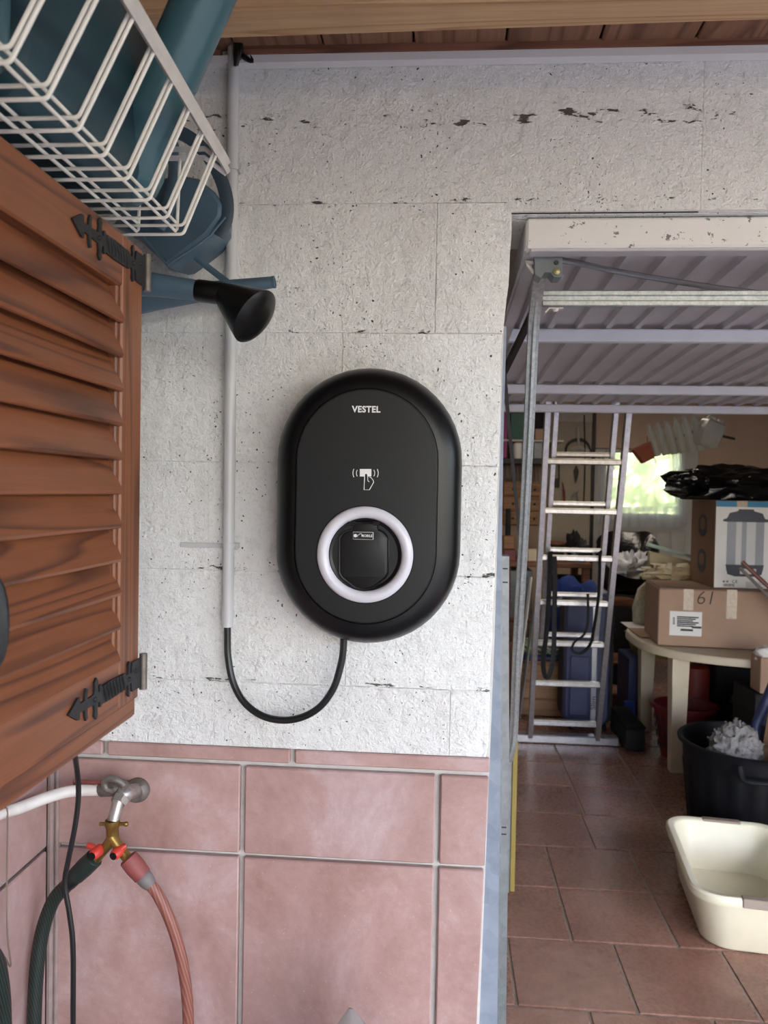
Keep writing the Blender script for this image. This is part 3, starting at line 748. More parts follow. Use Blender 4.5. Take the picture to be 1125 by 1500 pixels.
# grey-blue can behind the cabinet, hung against the wall, and a second one with a black rose
ca = thing('watering_can', 'slate blue watering can with looped handle and bare spout tip behind the basket', 'watering can', V((-.4, -.08, 1.72)))
YB = -.085
poly = [(246, 391), (262, 380), (284, 363), (306, 346), (327, 318), (328, 300), (314, 280), (292, 262), (262, 256), (222, 266), (190, 296), (165, 330), (205, 352)]
outl = pp(poly, -.125); ce = sum(outl, V((0, 0, 0))) / len(outl)
sc_ = lambda k, dy: [ce + (p - ce) * k + Y3 * dy for p in outl]
g = G(); g.loft([sc_(.90, -.008), sc_(.985, -.001), sc_(1, .006), sc_(.93, .05), sc_(.84, .09), sc_(.72, .118)])
build('can_body', g, m_can, ca, angle=30)
Yh = -.125
build('handle', G().tube([P(x, y, Yh) for x, y in ((228, 188), (250, 190), (278, 202), (303, 226), (322, 258), (332, 292), (331, 322), (320, 346))], .0115, 8, 4, True, .35, (0, 1, 0)), m_cand, ca)
build('handle', G().tube([P(x, y, Yh - .03) for x, y in ((232, 178), (244, 196), (254, 222), (257, 250), (253, 280), (243, 312), (232, 335))], .0115, 8, 4, True, .5, (0, 1, 0)), m_can, ca)
g = G().tube([P(245, 388, YB - .052), P(282, 364, YB - .055), P(308, 345, YB - .055), P(330, 318, YB - .055)], .0022, 6, 1).tube([P(195, 330, YB - .06), P(222, 362, YB - .058), P(246, 389, YB - .055)], .0022, 6, 1)
build('rib', g, m_can, ca)
sp0, sp1, sp2 = P(196, 438, -.09), P(300, 427, -.09), P(403, 413, -.09)
g = G().tube([sp0, sp1, sp2 - (sp2 - sp1) * .02], [.026, .0155, .0092], 16, 2, True)
g.lathe([(.0092, 0), (.0098, .0015), (.0098, .006), (.0075, .006), (.0072, -.004)], sp2 - (sp2 - sp1).normalized() * .006, sp2 - sp1, 16)
build('spout', g, m_can, ca, angle=50)
build('brace', G().tube([P(276, 366, -.085), P(300, 388, -.085), P(334, 414, -.088)], .0058, 8, 2, True, .5, (0, 1, 0)), m_can, ca)
cr = thing('watering_can', 'slate watering can half hidden by cabinet, spout carrying a black rose', 'watering can', V((-.5, -.25, 1.62)))
g = G(); g.loft([rrect(-.67, -.53, 1.62, 1.74, -.33, .04), rrect(-.69, -.51, 1.60, 1.752, -.31, .05), rrect(-.69, -.51, 1.60, 1.752, -.21, .05), rrect(-.67, -.53, 1.62, 1.74, -.195, .04)])
build('can_body', g, m_can, cr, angle=50)
r0, r1 = P(170, 410, -.25), P(293, 426, -.25)
build('spout', G().tube([P(120, 400, -.25), r0, (r0 + r1) / 2, r1], [.030, .021, .0165, .0142], 18, 3), m_can, cr, angle=50)
g = G(); r2 = P(332, 431, -.25); d1 = (r1 - r0).normalized()
g.lathe([(.0150, -.003), (.0160, 0), (.0160, .034), (.0155, .040)], r1 - d1 * .002, d1, 22)
e = P(372, 463, -.262); e0 = r2 - d1 * .004; ax = (e - e0).normalized(); L_ = (e - e0).length
g.lathe([(.012, -.012), (.0165, -.002), (.0410, L_ - .001), (.0418, L_ + .002), (.040, L_ + .0035), (.033, L_ + .0075), (.02, L_ + .0105), (.003, L_ + .0115)], e0, ax, 36)
build('rose', g, m_black, cr, angle=24)['label'] = 'black plastic sprinkler rose'

# ================================================================== TAP, HOSES AND PIPES
tp = thing('garden_tap', 'old chrome wall tap with red lever handle on pink tiles', 'tap', P(205, 1155, 0))
f0 = P(203, 1156, -.007)
build('flange', G().lathe([(.0215, 0), (.022, .005), (.0195, .014), (.015, .018)], f0, -Y3, 22), m_tapd, tp, angle=40)
t1 = P(182, 1163, -.055); t2 = P(172, 1180, -.072); t3 = P(166, 1203, -.082)
g = G().tube([f0, P(196, 1158, -.03), t1], [.0125, .0125, .0135], 12, 2).blob(t1, (.0160, .0155, .0155), 12, 8)
build('tap_body', g, m_tap, tp, angle=50)
g = G().tube([t1, P(176, 1170, -.066), t2, t3], [.0115, .0115, .0100, .0105], 14, 4).lathe([(.0150, 0), (.0150, .007), (.0138, .011)], P(178, 1168, -.062), (t2 - t1), 6)
build('outlet', g, m_tap, tp, angle=50)
g = G().tube([P(184, 1152, -.055), P(178, 1147, -.064)], [.008, .007], 10, 0).tube([P(181, 1150, -.064), P(172, 1143, -.068), P(160, 1141, -.068), P(153, 1146, -.068), P(156, 1156, -.068), P(165, 1158, -.068)], [.006, .0065, .0065, .006, .006, .005], 8, 3)
build('tap_handle', g, m_tapd, tp, angle=50)
g = G().tube([P(158, 1145, -.06), P(140, 1146, -.055), P(118, 1145, -.05), P(110, 1146, -.046)], [.0038, .0035, .0035, .0055], 8, 3)
build('lever', g, m_redold, tp, angle=50)['label'] = 'faded red lever'
g = G().tube([P(148, 1157, -.05), P(160, 1155, -.052), P(180, 1157, -.05)], [.0125, .0135, .010], 10, 2).box(P(152, 1166, -.058), P(164, 1146, -.040), .003)
build('union', g, m_tapd, tp, angle=40)
ysp = thing('hose_splitter', 'brass two-way hose splitter with red levers screwed under the tap', 'splitter', P(163, 1262, -.085))
y0 = P(165, 1203, -.083); y1 = P(164, 1232, -.085)
g = G().lathe([(.0125, 0), (.0125, .010), (.0105, .012), (.0105, .026)], y0 + Z3 * .002, -Z3, 18).tube([P(166, 1226, -.085), P(156, 1240, -.085), P(146, 1252, -.085), P(140, 1259, -.085)], [.0095, .009, .0085, .0085], 14, 2).tube([P(164, 1226, -.085), P(172, 1238, -.087), P(184, 1254, -.09), P(188, 1259, -.092)], [.0095, .009, .0085, .0085], 14, 2)
build('splitter_body', g, m_brass, ysp, angle=50)
build('screw', G().tube([P(146, 1207, -.083), P(186, 1207, -.083)], .0032, 8, 0).blob(P(185, 1207, -.083), .0045, 8, 5), m_brass, ysp)
for (x, y, sx) in ((135, 1254, -1), (166, 1254, -1)):
    o_ = P(x, y, -.108)
    g = G().lathe([(.0068, 0), (.0088, .003), (.0096, .019), (.009, .023)], o_, V((.25, 1, .12)), 14, True)
    g.tube([o_ + V((.004, .014, .002)), o_ + V((-.009 if x < 150 else .010, .016, .008)), o_ + V((-.016 if x < 150 else .014, .018, .010))], [.0065, .0055, .0045], 8, 2)
    lv = build('lever', g, m_redp, ysp, angle=45); lv['label'] = 'bright red lever'
    build('lever_cap', G().lathe([(.0064, 0), (.0064, .002)], o_ - V((.0004, .0016, 0)), V((.25, 1, .12)), 14), m_black, lv)
def hose(name, label, con, collar_m, sleeve_m, hose_pts, r, mat, c0, c1, c2):
    h = thing(name, label, 'hose', hose_pts[-1])
    d = (c1 - c0).normalized(); l1 = (c1 - c0).length; l2 = (c2 - c1).length
    build('connector', G().lathe([(.0135, 0), (.0160, .002), (.0165, l1 * .5), (.0150, l1)], c0, d, 16), con, h, angle=40)
    build('collar', G().lathe([(.0125, 0), (.0138, .002), (.0130, l2 * .5), (.0105, l2)], c1, (c2 - c1), 16), collar_m, h, angle=40)
    build('hose_tube', G().tube([c2 - (c2 - c1) * .25] + hose_pts, r, 14, 6), mat, h, angle=60)
    return h
def hose_mat(name, c1, c2, sc):
    t = NT(name); wv = t.n('ShaderNodeTexWave'); wv.inputs['Scale'].default_value = sc; wv.inputs['Distortion'].default_value = 1.2; wv.bands_direction = 'DIAGONAL'
    t.l(t.vec((1, 1, .35), False), wv.inputs['Vector'])
    base = t.ramp(wv.outputs[0], [(.6, lin(c1)), (.85, lin(c2))]); return t.done(base, .5, 0, t.bump(wv.outputs[0], .2, .0006))
m_hgreen = hose_mat('green_hose', (17, 21, 21), (38, 56, 46), 120); m_hred = hose_mat('red_hose', (126, 72, 60), (152, 100, 86), 90)
hose('garden_hose', 'dark green ribbed hose hanging from left outlet of brass splitter', m_greenp, m_blackgloss, None,
     [P(78, 1320, -.08), P(62, 1365, -.08), P(54, 1420, -.085), P(50, 1500, -.09), P(49, 1600, -.095), P(60, 1720, -.10), P(95, 1860, -.06)], .0120, m_hgreen, P(139, 1256, -.086), P(111, 1283, -.086), P(92, 1303, -.083))
hose('garden_hose', 'faded red braided hose hanging from right outlet of brass splitter', m_redold, m_greyp, None,
     [P(232, 1312, -.09), P(252, 1355, -.09), P(266, 1405, -.09), P(274, 1460, -.09), P(276, 1520, -.09), P(274, 1640, -.09), P(262, 1820, -.08)], .0095, m_hred, P(187, 1256, -.092), P(209, 1283, -.092), P(221, 1297, -.092))
one('garden_hose', G().tube([P(-40, 1380, X=-.64), P(-8, 1400, X=-.64), P(2, 1440, X=-.64), P(6, 1500, X=-.645), P(6, 1640, X=-.65), P(0, 1800, X=-.66)], .011, 14, 4), m_hgreen, 'strand of dark green hose in the bottom left corner by tiles', 'hose')
one('water_pipe', G().tube([V((-.697, -.34, P(0, 1192, X=-.66).z)), P(-8, 1195, -.19), P(30, 1183, -.13), P(70, 1168, -.09), P(105, 1159, -.065), P(150, 1157, -.05)], .0098, 14, 5), m_whitepipe, 'stained white water pipe bending across the tiled corner to the tap', 'pipe')
one('power_cord', G().tube([P(104, 1060, -.36), P(108, 1096, -.3), P(113, 1130, -.26), P(115, 1165, -.25), P(110, 1210, -.25), P(100, 1260, -.25), P(95, 1295, -.25), P(102, 1340, -.25), P(107, 1390, -.25), P(107, 1500, -.25), P(106, 1640, -.25), P(110, 1800, -.25)], .0040, 10, 5), m_blackgloss, 'thin black cord hanging down from under the pine cabinet', 'cord')
one('string', G().tube([P(2, 1190, -.165), P(9, 1183, -.172), P(11, 1200, -.172), P(10, 1300, -.17), P(11, 1370, -.17), P(16, 1415, -.17), P(8, 1404, -.17), P(-5, 1388, -.17)], .0014, 6, 4), m_cord, 'frayed brown string tied round the white water pipe', 'string')
# pointed tip of a folded cover standing on the floor in front of the wall
tip = P(513, 1477, -.30); g = G(); rings = []
for k, (dz, r) in enumerate(((0, .003), (.006, .007), (.03, .024), (.09, .05), (.25, .09), (tip.z - .0, .12))):
    rings.append([V((tip.x + r * math.cos(a) * (1.0 + .35 * math.cos(3 * a + .6)), tip.y + .5 * r * math.sin(a), max(.002, tip.z - dz))) for a in [2 * math.pi * i / 20 for i in range(20)]])
g.loft(rings); one('parasol_cover', g, M('grey_cover', (122, 112, 110), .8, var=.15, bump=.3, bs=300), 'grey fabric cover whose pointed tip peeks up at the photo bottom', 'cover')

# ================================================================== GARAGE DOOR, OPEN OVERHEAD
gd = thing('door_1', 'white up-and-over garage door raised overhead on galvanised lever arms', 'garage door', (.14, .06, 0), None, 'structure')
DF = .020; _z0, _z1 = P(900, 362, DF).z, P(900, 603, 2.02).z
zb_ = lambda Y: _z0 + (_z1 - _z0) * (Y - DF) / (2.02 - DF)
DX = P(771, 345, DF).x
def drail(x0, x1, Y, w, h, m, name, c=.003, drop=0):
    z = zb_(Y) - drop; return build(name, G().box((x0, Y, z), (x1, Y + w, z + h), c), m, gd)
drail(DX, 2.5, DF, .035, min(1.9300, P(900, 318, DF).z) - zb_(DF), m_doorwhite, 'front_rail', .004)
build('front_lip', G().box((DX + .008, DF + .004, zb_(DF) - .005), (2.5, DF + .038, zb_(DF) + .001), .002), m_doorgrey, gd)
def side(x0, x1, z0, z1, name):
    g = G(); g.loft([[V((x0, DF + .034, zb_(DF + .034) + z0)), V((x1, DF + .034, zb_(DF + .034) + z0)), V((x1, DF + .034, zb_(DF + .034) + z1)), V((x0, DF + .034, zb_(DF + .034) + z1))], [V((x0, 2.06, zb_(2.06) + z0)), V((x1, 2.06, zb_(2.06) + z0)), V((x1, 2.06, zb_(2.06) + z1)), V((x0, 2.06, zb_(2.06) + z1))]])
    build(name, g, m_doorgrey, gd)
side(DX, DX + .006, .002, .052, 'side_rail'); side(DX + .006, DX + .030, .0, .004, 'side_flange'); side(2.46, 2.5, .0, .05, 'side_rail')
# pressed sheet with ribs running front to back
x = DX + .006; prof = []
while x < 2.46:
    prof += [(x, .046), (x + .044, .046), (x + .050, .034), (x + .064, .034), (x + .070, .046)]; x += .0745
g = G(); ra = [V((x, DF + .034, zb_(DF + .034) + z)) for x, z in prof]; rb = [V((x, 2.06, zb_(2.06) + z)) for x, z in prof]
ra2 = [p + Z3 * .003 for p in ra]; rb2 = [p + Z3 * .003 for p in rb]
n = len(ra); vs = ra + rb + ra2 + rb2; fs = []
for i in range(n - 1): fs += [(i, i + 1, n + i + 1, n + i), (2 * n + i, 3 * n + i, 3 * n + i + 1, 2 * n + i + 1)]
fs += [(i, 2 * n + i, 2 * n + i + 1, i + 1) for i in range(n - 1)] + [(n + i, n + i + 1, 3 * n + i + 1, 3 * n + i) for i in range(n - 1)]
g.add(vs, fs); build('door_sheet', g, m_doorgrey, gd, angle=15)
for yb in (500, 577, 603):
    lo, hi = .1, 2.5
    for _ in range(40):
        m_ = (lo + hi) / 2
        if P(900, yb, m_).z > zb_(m_): lo, hi = lo, m_
        else: lo, hi = m_, hi
    # the sight line meets the plane of the rails at depth lo
    Y = (lo + hi) / 2
    if yb == 603: Y = 2.045
    h = .033
    build('cross_rail', G().box((DX + .008, Y, zb_(Y)), (2.49, Y + .03, zb_(Y) + h), .003), m_doorrail, gd)
# lever arm, strut, block and rods
aP = [P(791, 398, .10), P(782, 470, .21), P(775, 620, .32), P(766, 800, .46), P(757, 960, .60), P(753, 1060, .70), P(750, 1090, .72), P(744, 1112, .74)]
g = G().tube(aP, .0160, 4, 3, True, .95, (1, 0, 0)); g.tube([p - Y3 * .0125 for p in aP], .0050, 6, 3); arm = build('lever_arm', g, m_galv, gd, angle=30); arm['label'] = 'galvanised lever arm'
a, b = P(794, 448, .20), P(794, 425, .20)
hz = (b.z - a.z)
g = G().box((a.x, .20, a.z), (2.45, .212, a.z + hz * .36), .002).box((a.x, .204, a.z + hz * .32), (2.45, .215, a.z + hz * .68), .001).box((a.x, .20, a.z + hz * .64), (2.45, .212, b.z), .002)
build('strut', g, m_galv, gd)['label'] = 'galvanised grooved strut'
for y0, sg in ((405, 1), (452, -1)):
    c = P(800, y0, .185); g = G().box(tuple(c + V((.004, -.006, -.0012))), tuple(c + V((.032, .012, .0012))), .0008)
    g.add([c + V((-.003, -.006, .008 * sg)), c + V((-.003, .012, .008 * sg)), c + V((.005, .012, .0010)), c + V((.005, -.006, .0010)), c + V((-.001, -.006, .0095 * sg)), c + V((-.001, .012, .0095 * sg)), c + V((.006, .012, -.0010)), c + V((.006, -.006, -.0010))], [(0, 1, 2, 3), (4, 7, 6, 5), (0, 4, 5, 1), (3, 2, 6, 7), (0, 3, 7, 4), (1, 5, 6, 2)])
    g.lathe([(.006, .0), (.006, .003), (.0035, .006)], c + X3 * .018, Z3 * sg, 8); build('bracket', g, m_rim, gd)
blk = [(783, 372), (785, 369), (822, 368), (824, 371), (824, 404), (821, 406), (812, 406), (806, 399), (798, 399), (792, 407), (784, 402)]
g = G(); q = pp(blk, .062); g.prism(q, (0, .038, 0)); bk_ = build('pivot_block', g, m_blk, gd, angle=20); bk_['label'] = 'grey plastic pivot block'
c = P(815, 398, .062); build('bolt', G().lathe([(.0065, .0), (.0065, -.003), (.003, -.005)], c, Y3, 6), M('zinc_yellow', (170, 160, 110), .4, .6), bk_)
c = P(815, 385, .062); build('bolt', G().lathe([(.004, .0), (.004, -.003)], c, Y3, 8), m_darkmetal, bk_)
build('latch_hook', G().tube([P(784, 385, .08), P(770, 384, .08), P(773, 388, .08), P(783, 400, .08)], .0035, 6, 1), m_rim, gd)
build('tension_rod', G().tube([P(820, 381, .085), P(850, 386, .11), P(900, 397, .19), P(1000, 414, .222), P(1100, 428, .25), P(1300, 450, .28)], .0055, 8, 3), m_rod, gd)
build('link_bar', G().tube([P(788, 440, .24), P(770, 480, .32), P(737, 548, .50)], .013, 4, 1, True, .6, (1, 0, 0)), m_darkmetal, gd)['label'] = 'dark steel link bar'
build('link_bar', G().tube([P(738, 530, .47), P(745, 620, .53), P(757, 740, .60), P(766, 830, .64)], .0075, 4, 1, True, .8, (1, 0, 0)), m_darkmetal, gd)
# zinc frame strip along the edge of the wall and the guide channel behind it
def strip(xa, pts, Y0, Y1, m, name):
    q = [P(x, y, Y0) for x, y in pts]; f_ = [V((p.x, Y0, p.z)) for p in q]
    poly = [V((xa, Y0, f_[-1].z))] + f_[::-1] + [V((xa, Y0, f_[0].z))]
    return build(name, G().prism(poly, (0, Y1 - Y0, 0)), m, gd)
strip(.06, [(742, 478), (737.5, 640), (735.5, 780), (733.5, 940), (733.5, 1100), (729, 1450), (722, 2000)], .012, .030, m_strip, 'frame_strip')['label'] = 'bluish zinc frame strip'
strip(.085, [(746, 815), (745.5, 900), (745.5, 940), (746, 1100), (742, 1450), (735, 2000)], .034, .075, m_galvd, 'guide_channel')['label'] = 'grey steel guide channel'
strip(.085, [(736.5, 816), (735.5, 940), (736, 1100), (731.5, 1450), (725, 2000)], .0305, .0345, m_galvd, 'channel_lip')
g = G()
for x, y in ((740, 833), (740, 853), (738, 1212), (738, 1222)): c = P(x, y, .0335); g.box((c.x - .0045, .0330, c.z - .0012), (c.x + .0045, .0345, c.z + .0012))
build('slot', g, m_ink, gd)

# ================================================================== THINGS IN THE GARAGE
# yellow board and grey profile leaning right behind the jamb
a, b = P(744, 1306, Z=0), P(757, 1300, Z=0)
one('metal_profile', G().box((a.x - .012, a.y - .01, 0), (a.x + .004, a.y + .03, .55), .002), m_galvd, 'grey metal profile standing upright behind the garage door frame', 'profile')
one('yellow_board', G().box((a.x + .006, a.y + .0, 0), (a.x + .024, a.y + .16, .56), .002), m_yellow, 'narrow yellow board standing upright behind the garage door frame', 'board')
# cream basin
def rr2(hx, hy, r, z, n=6, cx=0, cy=0):
    out = []
    for sx, sy, a0 in ((1, 1, 0), (-1, 1, 90), (-1, -1, 180), (1, -1, 270)):
        for k in range(n + 1):
            a_ = math.radians(a0 + 90 * k / n); out.append(V((cx + sx * (hx - r) + r * math.cos(a_), cy + sy * (hy - r) + r * math.sin(a_), z)))
    return out
bc = V((1.07, 1.42, 0)); rot = Matrix.Rotation(math.radians(-7), 3, 'Z'); tf = lambda ring: [rot @ p + bc for p in ring]
bs = thing('plastic_basin', 'cream plastic basin with taupe grips standing on the tiled garage floor', 'basin', bc)
hx, hy, hz = .215, .315, .195
g = G(); g.loft([tf(r) for r in (rr2(hx - .055, hy - .055, .08, 0), rr2(hx - .045, hy - .045, .085, .008), rr2(hx - .018, hy - .018, .09, hz - .035), rr2(hx - .016, hy - .016, .09, hz - .030), rr2(hx - .002, hy - .002, .095, hz - .030), rr2(hx, hy, .095, hz - .022), rr2(hx, hy, .095, hz - .006), rr2(hx - .006, hy - .006, .09, hz), rr2(hx - .024, hy - .024, .08, hz - .001), rr2(hx - .030, hy - .030, .078, hz - .008), rr2(hx - .055, hy - .055, .075, .014), rr2(hx - .075, hy - .075, .06, .008))], True, True)
build('tub', g, m_basin, bs, angle=45)
for yy in (-1, 1):
    g = G().box((-.07, yy * (hy - .012) - .016, hz - .027), (.07, yy * (hy - .012) + .014, hz + .0025), .003); g.v = [rot @ p + bc for p in g.v]; build('grip', g, m_basingrip, bs)['label'] = 'taupe grip'
one('dead_leaf', G().tube([rot @ V((.0 - .03, -.12, .0172)) + bc, rot @ V((-.015, -.115, .0225)) + bc, rot @ V((.0, -.12, .0185)) + bc], [.004, .007, .003], 6, 2, True, .4, (0, 0, 1)), m_ink, 'small dark dead leaf lying inside the cream basin', 'leaf')
# black bin with bubble wrap, blue tube and lath
BC = V((1.335, 2.08, 0)); RB2, HB = .275, .405
bn = thing('plastic_bin', 'round black ribbed plastic bin behind the cream basin', 'bin', BC)
NB = 72; g = G()
def binring(r, z, rib=0): return [V((BC.x + (r + rib * (1 if (k % 4) < 2 else 0)) * math.cos(2 * math.pi * k / NB), BC.y + (r + rib * (1 if (k % 4) < 2 else 0)) * math.sin(2 * math.pi * k / NB), z)) for k in range(NB)]
g.loft([binring(.215, 0), binring(.222, .01, .006), binring(.250, HB - .11, .008), binring(.254, HB - .10), binring(.262, HB - .02), binring(.280, HB - .018), binring(.283, HB - .006), binring(.276, HB), binring(.262, HB - .002), binring(.256, HB - .02), binring(.215, .015), binring(.10, .012)], True, True)
build('bin_body', g, m_bin, bn, angle=40)
ha = -math.pi / 2 - .05
c = BC + V((.268 * math.cos(ha), .268 * math.sin(ha), HB - .075)); tg = V((-math.sin(ha), math.cos(ha), 0)); rd = V((math.cos(ha), math.sin(ha), 0))
g = G().tube([c - tg * .11 + Z3 * .045, c - tg * .105 + Z3 * .005 + rd * .018, c - tg * .08 - Z3 * .003 + rd * .03, c + rd * .034 - Z3 * .003, c + tg * .08 - Z3 * .003 + rd * .03, c + tg * .105 + Z3 * .005 + rd * .018, c + tg * .11 + Z3 * .045], .012, 8, 3, True, .55, (0, 0, 1)); build('handle', g, m_bin, bn, angle=50)
g = G(); bw = V((BC.x - .06, BC.y - .04, HB - .04)); g.blob(bw, (.105, .08, .115), 40, 26, .34, 13, 5)
for i in range(260):
    p = random.choice(g.v[:1040]); g.lathe([(.006, 0), (.0045, .003), (.001, .0042)], p, (p - bw), 6)
one('bubble_wrap', g, m_bubble, 'crumpled sheet of clear bubble wrap sticking out of the black bin', 'bubble wrap', angle=60)
one('blue_tube', G().tube([BC + V((.03, .12, .06)), P(1108, 1060, 2.2), P(1140, 985, 2.25)], .022, 12, 1), m_navy, 'dark blue tube leaning in the black bin by the photo edge', 'tube')
q0, q1 = BC + V((.05, .0, .05)), P(1135, 1035, 2.12); d = (q1 - q0).normalized()
g = G().box((-.022, -.009, 0), (.022, .009, (q1 - q0).length), .002, None); mt = d.to_track_quat('Z', 'Y').to_matrix(); g.v = [mt @ p + q0 for p in g.v]
one('wooden_lath', g, m_straw, 'sawn wooden lath leaning in the black bin beside the bubble wrap', 'lath')
# table
tz0 = .655
tb_ = thing('garden_table', 'cream oval plastic garden table carrying the cartons', 'table', (1.9, 3.05, 0))
tcx, tcy, ta, tbb = 2.02, 3.12, .935, .60
def oval(k, z): return [V((tcx + math.copysign(abs(math.cos(t)) ** .72, math.cos(t)) * (ta - k), tcy + math.copysign(abs(math.sin(t)) ** .72, math.sin(t)) * (tbb - k), z)) for t in [2 * math.pi * i / 64 for i in range(64)]]
g = G(); g.loft([oval(.02, tz0 - .045), oval(.0, tz0 - .04), oval(0, tz0 - .012), oval(.006, tz0 - .002), oval(.014, tz0), oval(.05, tz0 - .004)], True, True); build('tabletop', g, m_resin, tb_, angle=40)
l0 = P(992, 1132, Z=0)
for lx, ly in ((l0.x, l0.y + .03), (l0.x + .02, 3.52), (2.75, 2.80), (2.75, 3.52)):
    g = G().loft([[V((lx + sx * wd, ly + sy * wd, z)) for sx, sy in ((-1, -1), (1, -1), (1, 1), (-1, 1))] for z, wd in ((0, .033), (.3, .038), (tz0 - .044, .044))]); build('leg', g, m_resin, tb_)
# flat sheets standing in for window light on the table slats
sh = thing('table_light', 'pale papers added for window light on the oval table left of the carton', 'overlays', P(935, 935, Z=tz0))
for i, (x, y, dz) in enumerate(((925, 912, 0), (938, 922, .003), (944, 905, .006))):
    c = P(x + 16, y + 6, Z=tz0); build('sheet', G().box((c.x - .10, c.y - .14, tz0 + dz + .0005), (c.x + .10, c.y + .14, tz0 + dz + .003)), m_white if i != 1 else m_card, sh)
# big carton "61"
cy = 2.86; a, b = P(963, 955, cy), P(963, 862, cy); CW = .78; cdep = .42
bx = thing('carton', 'big brown carton marked 61 with white label on the oval table', 'carton', (a.x + CW / 2, cy + cdep / 2, tz0))
rotc = Matrix.Rotation(math.radians(-5), 3, 'Z'); oc = V((a.x, cy, tz0 + .0005)); HC = b.z - tz0
def rc(g): g.v = [rotc @ (p - oc) + oc for p in g.v]; return g
build('carton_body', rc(G().box((a.x, cy, tz0 + .0005), (a.x + CW, cy + cdep, tz0 + HC), .004)), m_card, bx)
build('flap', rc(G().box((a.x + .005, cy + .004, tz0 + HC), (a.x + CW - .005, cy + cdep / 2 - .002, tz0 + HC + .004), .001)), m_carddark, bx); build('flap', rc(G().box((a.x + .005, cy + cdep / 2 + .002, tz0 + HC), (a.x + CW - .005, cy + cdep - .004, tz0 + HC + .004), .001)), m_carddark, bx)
def face(x0, y0, x1, y1, t=.0012, Y=cy):
    p, q = P(x0, y1, Y), P(x1, y0, Y); return G().box((p.x, Y - t, p.z), (q.x, Y + .001, q.z))
lab = build('shipping_label', rc(face(980, 896, 1027, 930)), m_white, bx); lab['label'] = 'white shipping label'
g = G()
for k in range(6): g.add(face(991, 903 + k * 2.6, 1022 - (k % 3) * 4, 904 + k * 2.6, .0018).v, face(0, 0, 1, 1).f)
for k in range(5): g.add(face(985, 904 + k * 2.2, 988, 905.2 + k * 2.2, .0018).v, face(0, 0, 1, 1).f)
g.add(face(1012, 917, 1026, 919.5, .0018).v, face(0, 0, 1, 1).f); g.add(face(996, 921, 1014, 923.5, .0018).v, face(0, 0, 1, 1).f)
build('label_print', rc(g), m_ink, lab)
for x0, x1, y1 in ((1000, 1015, 893), (1061, 1077, 905)): build('tape_strip', rc(face(x0, 863, x1, y1, .001)), m_tape, bx)
text('marker_number', '61', .075, m_ink, rotc @ (P(1033, 876, cy - .0022) - oc) + oc, rotc @ X3, Z3 + X3 * .18, bx, -.018, .95)
# appliance carton
ay = 2.93; a2, b2 = P(1045, 862, ay), P(1045, 733, ay); AW, AD = .37, .36
z0 = tz0 + HC + .0045; HA = b2.z - z0
ap = thing('appliance_carton', 'white appliance carton printed with a steel urn, on the 61 carton', 'carton', (a2.x + AW / 2, ay + AD / 2, z0))
rota = Matrix.Rotation(math.radians(2), 3, 'Z'); oa = V((a2.x, ay, z0))
ra_ = lambda g: (setattr(g, 'v', [rota @ (p - oa) + oa for p in g.v]), g)[1]
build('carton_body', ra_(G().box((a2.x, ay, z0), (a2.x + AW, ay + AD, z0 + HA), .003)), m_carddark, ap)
def af(x0, z0_, x1, z1_, t): return ra_(G().box((a2.x + x0 * AW, ay - t, z0 + z0_ * HA), (a2.x + x1 * AW, ay + .001, z0 + z1_ * HA)))
def apoly(pts, t): g = G().prism([V((a2.x + x * AW, ay - t, z0 + z * HA)) for x, z in pts], (0, .0012, 0)); return ra_(g)
build('front_print', af(.006, .004, .994, .93, .001), m_white, ap); build('top_print', af(.006, .93, .994, .996, .001), m_cyan, ap)['label'] = 'blue printed band'
build('tape_strip', af(.30, .93, .45, .998, .0018), m_tape, ap)
urn = build('urn_print', apoly([(.17, .20), (.70, .20), (.70, .80), (.17, .80)], .002), m_urn, ap)
build('urn_highlight', apoly([(.30, .24), (.38, .24), (.38, .79), (.30, .79)], .0026).add(*(lambda q: (q.v, q.f))(apoly([(.45, .24), (.58, .24), (.58, .79), (.45, .79)], .0026))), m_urnlight, urn)
g = apoly([(.16, .27), (.19, .16), (.30, .135), (.58, .135), (.68, .16), (.71, .27)], .0028)
build('urn_lid_print', apoly([(.16, .76), (.11, .765), (.11, .785), (.165, .80), (.20, .86), (.32, .885), (.33, .905), (.54, .905), (.55, .885), (.67, .86), (.705, .80), (.80, .785), (.80, .765), (.71, .76)], .0028), m_urndark, urn)
build('urn_base_print', g, m_urndark, urn); build('urn_plate_print', apoly([(.37, .165), (.60, .165), (.60, .225), (.37, .225)], .0034), m_urnlight, urn)
text('ce_mark', 'CE', .017, m_ink, rota @ (V((a2.x + .30 * AW, ay - .0022, z0 + .075 * HA)) - oa) + oa, rota @ X3, Z3, ap, 0, 1.1)
g = G()
for k in range(9): q = af(.14 + k * .018, .018, .148 + k * .018 + (.004 if k % 3 else 0), .05, .0018); g.add(q.v, q.f)
for k in range(5): q = af(.46, .015 + k * .014, .74 - (k % 2) * .06, .020 + k * .014, .0018); g.add(q.v, q.f)
for k in range(2): q = af(.13 + k * .05, .065, .16 + k * .05, .085, .0018); g.add(q.v, q.f)
build('small_print', g, m_inkgrey, ap)
